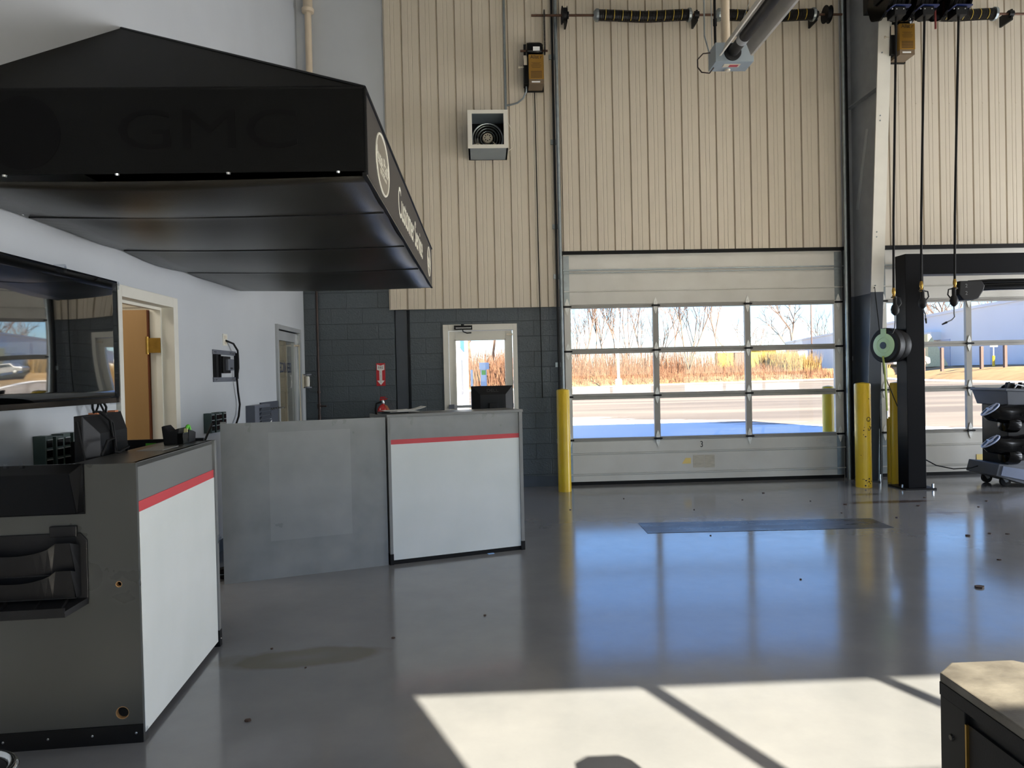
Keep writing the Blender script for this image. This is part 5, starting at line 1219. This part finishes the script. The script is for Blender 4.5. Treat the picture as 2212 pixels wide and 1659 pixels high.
def stems(n, dmin, dmax, s0, s1, h0, h1, seed, w=.03):
    """many thin dry stems along the bank between path fractions s0..s1"""
    rnd = random.Random(seed); mb = MB(); L_ = [0]
    for a, b in zip(edge, edge[1:]): L_.append(L_[-1]+math.dist(a, b))
    for k in range(n):
        s = rnd.uniform(s0, s1); i = max(j for j in range(len(L_)-1) if L_[j] <= s); u = (s-L_[i])/(L_[i+1]-L_[i])
        dd = rnd.uniform(dmin, dmax)
        a, b = edge[i], edge[i+1]; t_ = Vector((b[0]-a[0], b[1]-a[1])).normalized()
        x = a[0]+(b[0]-a[0])*u-t_.y*dd; y = a[1]+(b[1]-a[1])*u+t_.x*dd
        z = 1.4*min(1, dd/6.2)
        h_ = rnd.uniform(h0, h1); lx, ly = rnd.uniform(-.25, .25)*h_, rnd.uniform(-.2, .2)*h_
        w_ = w*rnd.uniform(.6, 1.4); an = rnd.uniform(0, PI); c_, q = math.cos(an)*w_, math.sin(an)*w_
        i0 = [mb.bm.verts.new(v) for v in ((x-c_, y-q, z), (x+c_, y+q, z), (x+q, y-c_, z), (x+lx, y+ly, z+h_))]
        for f_ in ((0, 1, 3), (1, 2, 3), (2, 0, 3)): mb.bm.faces.new([i0[j] for j in f_])
    return mb
single('brush', stems(15000, 0.0, 8, 0, 97, .5, 1.4, 1, .04), M['brush'], 'dense rust-coloured dry brush along the far edge of the lot', 'brush', kind='stuff')
single('brush_tall', stems(8000, 5, 24, 0, 84, 1.8, 4.6, 4, .03), M['brush'], 'tall thin bare brush behind the rust-coloured brush', 'brush', kind='stuff')
single('reeds', stems(3000, 3, 9, 88, 100, 1.8, 3.4, 9, .05), M['reed'], 'tall yellow reeds at the right end of the brush', 'reeds', kind='stuff')

def tree_mesh(seed, h_, spread, up, stems_n, depth, tr=.14):
    rnd = random.Random(seed); mb = MB()
    def grow(p, d_, ln, r_, lv):
        n = 3 if lv > 1 else 2; pts = [p]; q = p.copy(); dd = d_.copy()
        for k in range(n):
            dd = (dd+Vector((rnd.uniform(-1, 1), rnd.uniform(-1, 1), rnd.uniform(-.5, 1)*up))*.16).normalized()
            q = q+dd*ln/n; pts.append(q.copy())
        mb.tube(pts, r_, 4 if lv > 2 else 3, False, r_*.55)
        if lv == 0: return
        m_ = rnd.choice((3, 4)) if lv > 1 else rnd.choice((3, 4, 5))
        for k in range(m_):
            t_ = rnd.uniform(.35, 1.0) if k else 1.0
            i = min(int(t_*n), n-1); base = pts[i].lerp(pts[i+1], t_*n-i) if i < n else pts[-1]
            ax = Vector((rnd.uniform(-1, 1), rnd.uniform(-1, 1), 0)); ax = ax-ax.project(dd)
            if ax.length < .05: ax = Vector((1, 0, 0))
            nd_ = (dd+ax.normalized()*spread*rnd.uniform(.6, 1.2)+Vector((0, 0, up*.25))).normalized()
            grow(base, nd_, ln*rnd.uniform(.52, .74), r_*.6, lv-1)
    for k in range(stems_n):
        a = 2*PI*k/max(stems_n, 1)+rnd.uniform(0, 1)
        d_ = Vector((math.cos(a)*.22*(stems_n > 1), math.sin(a)*.22*(stems_n > 1), 1)).normalized()
        grow(Vector((0, 0, 0)), d_, h_*.45, tr/max(1, stems_n**.5), depth)
    zs = max(v.co.z for v in mb.bm.verts)
    for v in mb.bm.verts: v.co *= h_/zs
    me = finish(mb, 'tree', M['bark']); return me
TM = [tree_mesh(3, 13, .42, .9, 1, 4), tree_mesh(8, 13, .55, .6, 3, 3), tree_mesh(21, 9, .8, .35, 1, 4, .17), tree_mesh(33, 10, .6, .6, 2, 4), tree_mesh(41, 11, .3, 1.0, 1, 4, .12)]
def tree(px, Y, h_, k, label, rz):
    """px is the bearing given as X/Y"""
    o = bpy.data.objects.new('bare_tree', TM[k]); COL.objects.link(o)
    o.location = (px*Y, Y, 1.3); s = h_/(13, 13, 9, 10, 11)[k]; o.scale = (s, s, s); o.rotation_euler = (0, 0, rz)
    return tag(o, label, 'tree', 'bare winter trees beyond the lot')
B = lambda px: (px-1047)/1560
A0 = 'bare tree in the left upper pane, '
tree(.122, 92, 11, 1, A0+'at its left edge', .4)
tree(.139, 90, 12.5, 0, A0+'second from its left edge', 1.2)
tree(.153, 95, 14, 4, A0+'tall and straight, third from its left edge', 2.2)
tree(.166, 93, 13.5, 0, A0+'leaning left of the white light pole', 3.1)
tree(.181, 96, 12, 4, A0+'slim and just left of the light pole', .9)
tree(.199, 94, 14, 1, A0+'with pale trunks right of the light pole', 5.1)
tree(.222, 98, 12.5, 0, A0+'against its right mullion', 4.2)
A1 = 'bare tree in the middle upper pane, '
tree(.246, 96, 11.5, 1, A1+'at its left edge', 2.6)
tree(.266, 92, 11, 4, A1+'slim and second from its left edge', 3.6)
tree(.286, 90, 15, 1, A1+'largest, with wide spreading stems', 1.0)
tree(.326, 100, 12.5, 4, A1+'oval and upright right of the largest one', .2)
tree(.349, 104, 9, 3, A1+'low and at its right edge', 2.0)
A2 = 'bare tree in the right upper pane, '
tree(.372, 112, 9, 3, A2+'at its left edge', .5)
tree(.393, 118, 8.5, 3, A2+'small and second from its left edge', 4.0)
tree(.437, 205, 24, 2, A2+'round-crowned above the grey roof', 1.4)
tree(.478, 205, 19, 3, A2+'beside the dark thin pole', 3.0)
A3 = 'bare tree beyond the grey warehouse roof, '
tree(.617, 190, 22, 3, A3+'first right of the lift post', .3)
tree(.652, 170, 23, 2, A3+'left of the hanging lift arm head', 1.3)
tree(.690, 140, 21, 3, A3+'just right of the door mullion', 5.0)
tree(.725, 130, 20, 1, A3+'near the right edge of the picture', 2.1)
A4 = 'bare tree seen through the glass exit door, '
tree(-.018, 80, 10.5, 2, A4+'left of centre', .8)
tree(.012, 78, 11, 2, A4+'with the widest crown', 3.9)
tree(.032, 74, 13, 0, A4+'tall at the right edge of the glass', 2.4)
single('brush_dense', stems(2600, 0.2, 5, 22, 46, 1.5, 3.6, 14, .05), M['brush'], 'rust-coloured brush seen through the glass exit door', 'brush', kind='stuff')

def pole(x, y, z0, h_, r_, m_, label):
    t = thing('light_pole', label, 'light pole', (x, y, z0))
    part('pole', MB().cyl((x, y, z0), (x, y, z0+h_), r_, 12, r_end=r_*.8), m_, t, smooth=True)
    part('base', MB().lathe([(.36, 0), (.36, .75), (.3, .85)], (x, y, z0), seg=16), m_, t)
    part('lamp_head', MB().box(x-.7, x+.7, y-.2, y+.2, z0+h_-.05, z0+h_+.15), m_, t)
pole(13.9, 74.5, 0, 9.5, .15, M['bldgw'], 'white light pole with a square base at the edge of the lot')
pole(.461*150, 150, 1.45, 20, .14, M['postbrown'], 'thin dark pole in front of the grey warehouse roof')
# grey warehouse: long wall receding from right to left
wh = thing('warehouse', 'long pale grey flat-roofed warehouse beyond the right overhead door', 'building', (80, 130, 1.3))
part('main_block', MB().prism([(80.5, 190), (60.5, 88), (54, 45), (74, 44), (82, 88), (104, 190)], 'z', 1.3, 8.4), M['bldg'], wh)
part('parapet', MB().prism([(80.35, 190.2), (60.35, 88), (53.85, 44.8), (54.4, 44.8), (61, 88), (81, 190.2)], 'z', 8.4, 8.75), M['bldg'], wh)
dm = mat('warehouse_door', (184, 190, 204), .6)
def wallpt(s, off=0):   # s = Y along the wall
    x = 60.5+(s-88)*(80.5-60.5)/102 if s > 88 else 54+(s-45)*6.5/43
    return x-off, s
for s0, s1, z0, z1 in ((93, 97, 1.3, 5.0), (104, 110, 1.3, 5.2), (80, 83, 1.3, 4.0)):
    (xa, ya), (xb, yb) = wallpt(s0, .1), wallpt(s1, .1)
    part('loading_door', MB().prism([(xa, ya), (xb, yb), (xb+.2, yb), (xa+.2, ya)], 'z', z0, z1), dm, wh)
for k, s in enumerate((96.5, 98.3, 100.1, 101.9)):
    x, y = wallpt(s, 1.0)
    single('awning_box', MB().box(x-.5, x+.9, y-.75, y+.75, 5.0, 6.1), M['bldgw'], 'white box unit in the row on the grey warehouse wall', 'wall unit', group='white box units on the warehouse wall')
single('stair_cover', MB().prism([(0, 0), (2.6, 0), (2.6, .3), (.3, 4.2), (0, 4.2)], 'y', -.8, .8), mat('pale_yellow_outside', (214, 206, 160), .6), 'pale yellow sloping stair cover against the grey warehouse', 'stair').location = (58.6, 92, 1.4)
# yellow building and containers beyond the brush
yb_ = thing('yellow_building', 'long low yellow building with a white roof beyond the brush', 'building', (52, 150, 1.3))
part('wall', MB().box(.372*150, .41*150, 150, 153, 1.3, 5.6).box(.327*150, .349*150, 150, 152, 1.3, 5.2), M['bldgy'], yb_, split=True)
part('roof', MB().box(.322*150, .425*150, 149.5, 153.5, 5.6, 6.1), M['bldgw'], yb_)
part('doorway', MB().box(.352*150, .370*150, 150.2, 152, 1.3, 5.2), M['postbrown'], yb_)
single('green_container', MB().box(.409*138, .440*138, 138, 142, 1.3, 4.4), M['bldgg'], 'dark green container in front of the yellow building', 'container')
single('white_trailer', MB().box(.441*140, .455*140, 140, 146, 1.3, 5.0), M['bldgw'], 'white trailer at the right end of the yellow building', 'trailer')
# posts and signs by the road
for px, Y, lab in ((.6215, 74, 'brown wooden post right of the parked silver car'), (.6485, 73, 'brown wooden post beside the pale yellow stair cover'), (.706, 71, 'brown wooden post left of the white road sign'), (.7405, 68, 'brown wooden post at the right edge of the picture')):
    single('wood_post', MB().box(px*Y-.13, px*Y+.13, Y-.13, Y+.13, .9, 3.35), M['postbrown'], lab, 'post', group='brown wooden posts by the road')
s = thing('road_sign', 'white road sign on a post with a yellow base', 'sign', (.7235*72, 72, 1.2))
sx_ = .7235*72
part('post', MB().cyl((sx_, 72, 1.2), (sx_, 72, 3.9), .05, 8), M['frame'], s)
part('base_sleeve', MB().cyl((sx_, 72, 1.2), (sx_, 72, 2.4), .13, 10), M['yellow'], s)
part('sign_plate', MB().box(sx_-.4, sx_+.4, 71.92, 71.96, 3.3, 3.9), M['signwhite'], s)
# parked car seen in profile
cx, cy, cz = .5985*80, 80, 1.46
car = thing('parked_car', 'silver hatchback parked beyond the grass bank behind the lift post', 'car', (cx, cy, cz))
body = [(-2.1, .3), (-2.15, .7), (-1.9, .85), (-1.1, .95), (-.55, 1.42), (.9, 1.46), (1.7, 1.1), (2.1, .95), (2.15, .4), (2.0, .28)]
part('body', MB().prism([(cx+a, cz+b_) for a, b_ in body], 'y', cy-.85, cy+.85), M['carpaint'], car, bevel=.05)
part('side_window', MB().prism([(cx+a, cz+b_) for a, b_ in [(-.95, .97), (-.5, 1.36), (.85, 1.40), (1.45, 1.08), (1.4, .98)]], 'y', cy-.86, cy+.86), M['carglass'], car)
for dx in (-1.35, 1.35):
    w_ = part('wheel', MB().lathe([(.22, -.1), (.33, -.09), (.33, .09), (.22, .1)], (cx+dx, cy-.8, cz+.33), (0, 1, 0), 24), M['tyre'], car, smooth=True)
    part('hubcap', MB().lathe([(.21, 0), (.2, .02), (.05, .03)], (cx+dx, cy-.89, cz+.33), (0, -1, 0), 20), M['alu'], w_)
# white wing of the building and pedestals outside the glass exit door
ww = thing('white_wing', 'white wall with a blue panel outside the left edge of the glass exit door', 'building', (-1.2, 27, 0))
part('wall', MB().box(-2.4, -.72, 21, 33, 0, 4.6), M['bldgw'], ww)
part('blue_panel', MB().box(-.72, -.70, 21.8, 26, 2.35, 3.3), M['bluesign'], ww)
part('window', MB().box(-.72, -.70, 22, 24, .9, 2.0), M['greyplastic'], ww)
s = thing('pedestal_sign', 'white pedestal with a wide cap and green label outside the exit door', 'pedestal', (-.02, 16, 0))
part('body', MB().box(-.085, .05, 16, 16.2, 0, 1.62), M['bldgw'], s)
part('cap', MB().box(-.11, .105, 15.95, 16.25, 1.62, 1.77), M['bldgw'], s, split=True)
part('label', MB().box(-.06, .03, 15.995, 16, 1.50, 1.60), M['stickgreen'], s, label='green label')
single('white_post', MB().box(-.31, -.26, 16.3, 16.4, 0, 1.62), M['bldgw'], 'slim white post outside the exit door left of the pedestal', 'post')
single('frame_sign', MB().box(-.17, -.09, 16.4, 16.45, 0, 1.1).box(-.19, -.07, 16.4, 16.45, .75, 1.13), M['bldgw'], 'small white framed box outside the exit door beside the pedestal', 'box')

# ------------------------------------------------------------------ light: sun, sky, added fill lamps
w = bpy.data.worlds.new('sky'); scene.world = w; w.use_nodes = True; t = w.node_tree
bg = t.nodes['Background']; sk = t.nodes.new('ShaderNodeTexSky'); sk.sky_type = 'NISHITA'; sk.sun_disc = False
SUN = Vector((-.41, 1.0, -.65)).normalized()
sk.sun_elevation = math.asin(-SUN.z); sk.sun_rotation = math.atan2(-SUN.x, -SUN.y)
sk.air_density = 1.2; sk.dust_density = .15; sk.ozone_density = 1.0
tn = t.nodes.new('ShaderNodeMix'); tn.data_type = 'RGBA'; tn.blend_type = 'MULTIPLY'; tn.inputs['Factor'].default_value = 1
tn.inputs['B'].default_value = (.64, .90, 1.38, 1)
t.links.new(sk.outputs[0], tn.inputs['A']); t.links.new(tn.outputs['Result'], bg.inputs[0]); bg.inputs[1].default_value = SKY = .088
sd = bpy.data.lights.new('sun', 'SUN'); so_ = bpy.data.objects.new('sun', sd); COL.objects.link(so_)
sd.energy = 11.0; sd.angle = math.radians(.53); sd.color = (1, .91, .72)
so_.rotation_euler = SUN.to_track_quat('-Z', 'Y').to_euler()
def lamp(x, y, z, e_, sx, sy):  # added lamp that brightens a room behind the side wall
    t = thing('added_office_lamp', 'rectangular lamp added to light the room behind the %s door' % ('glass' if y > 7 else 'wood'), 'lamp', (x, y, z))
    part('housing', MB().box(x-sx/2-.03, x+sx/2+.03, y-sy/2-.03, y+sy/2+.03, z, z+.05), M['frame'], t)
    ld = bpy.data.lights.new('added_lamp_light', 'AREA'); ld.shape = 'RECTANGLE'; ld.size = sx; ld.size_y = sy; ld.energy = e_; ld.color = (1, .93, .82)
    lo = bpy.data.objects.new('added_lamp_light', ld); COL.objects.link(lo); lo.location = (x, y, z-.01)
def fill_light(name, loc, rot, sx, sy, e_, col):  # plain area lamp for added fill
    ld = bpy.data.lights.new(name, 'AREA'); ld.shape = 'RECTANGLE'; ld.size = sx; ld.size_y = sy; ld.energy = e_; ld.color = col
    lo = bpy.data.objects.new(name, ld); COL.objects.link(lo); lo.location = loc; lo.rotation_euler = rot
# added area lamp in the right doorway, brightens the whole bay
fill_light('fill_light_east', (XR+.1, 6.9, 1.5), (0, PI/2, 0), 3, 4.5, 200, (.94, .96, 1))
for i, (x, y) in enumerate(((5.0, 1.2), (8.8, 1.2), (5.4, 5.0), (9.0, 5.0))):  # invented high bay lamps, out of view, to raise the room brightness
    t = thing('added_bay_lamp', 'round fill lamp added out of view near the ceiling, %s of the four' % ('near left', 'near right', 'far left', 'far right')[i], 'lamp', (x, y, 6.35))
    part('shade', MB().lathe([(.08, .30), (.12, .28), (.24, .0), (.235, 0), (.11, .26), (.07, .27)], (x, y, 6.35), seg=24), M['alu'], t, smooth=True)
    part('cord', MB().cyl((x, y, 6.65), (x, y, ZC), .01, 8), M['black'], t)
    ld = bpy.data.lights.new('added_lamp_light', 'AREA'); ld.shape = 'DISK'; ld.size = .4; ld.energy = 10; ld.color = (1, .9, .76)
    lo = bpy.data.objects.new('added_lamp_light', ld); COL.objects.link(lo); lo.location = (x, y, 6.37)
lamp(-3.6, 8.2, 2.64, 16, .6, 1.2)
lamp(-3.4, 5.0, 2.64, 9, .6, 1.2)

scene.view_settings.view_transform = 'Standard'; scene.view_settings.look = 'None'
scene.view_settings.exposure = 1.8; scene.view_settings.gamma = 1.0; scene.view_settings.use_curve_mapping = False
scene.cycles.max_bounces = 10; scene.cycles.diffuse_bounces = 6; scene.cycles.glossy_bounces = 4; scene.cycles.transparent_max_bounces = 16
scene.cycles.sample_clamp_indirect = 8; scene.cycles.blur_glossy = .3
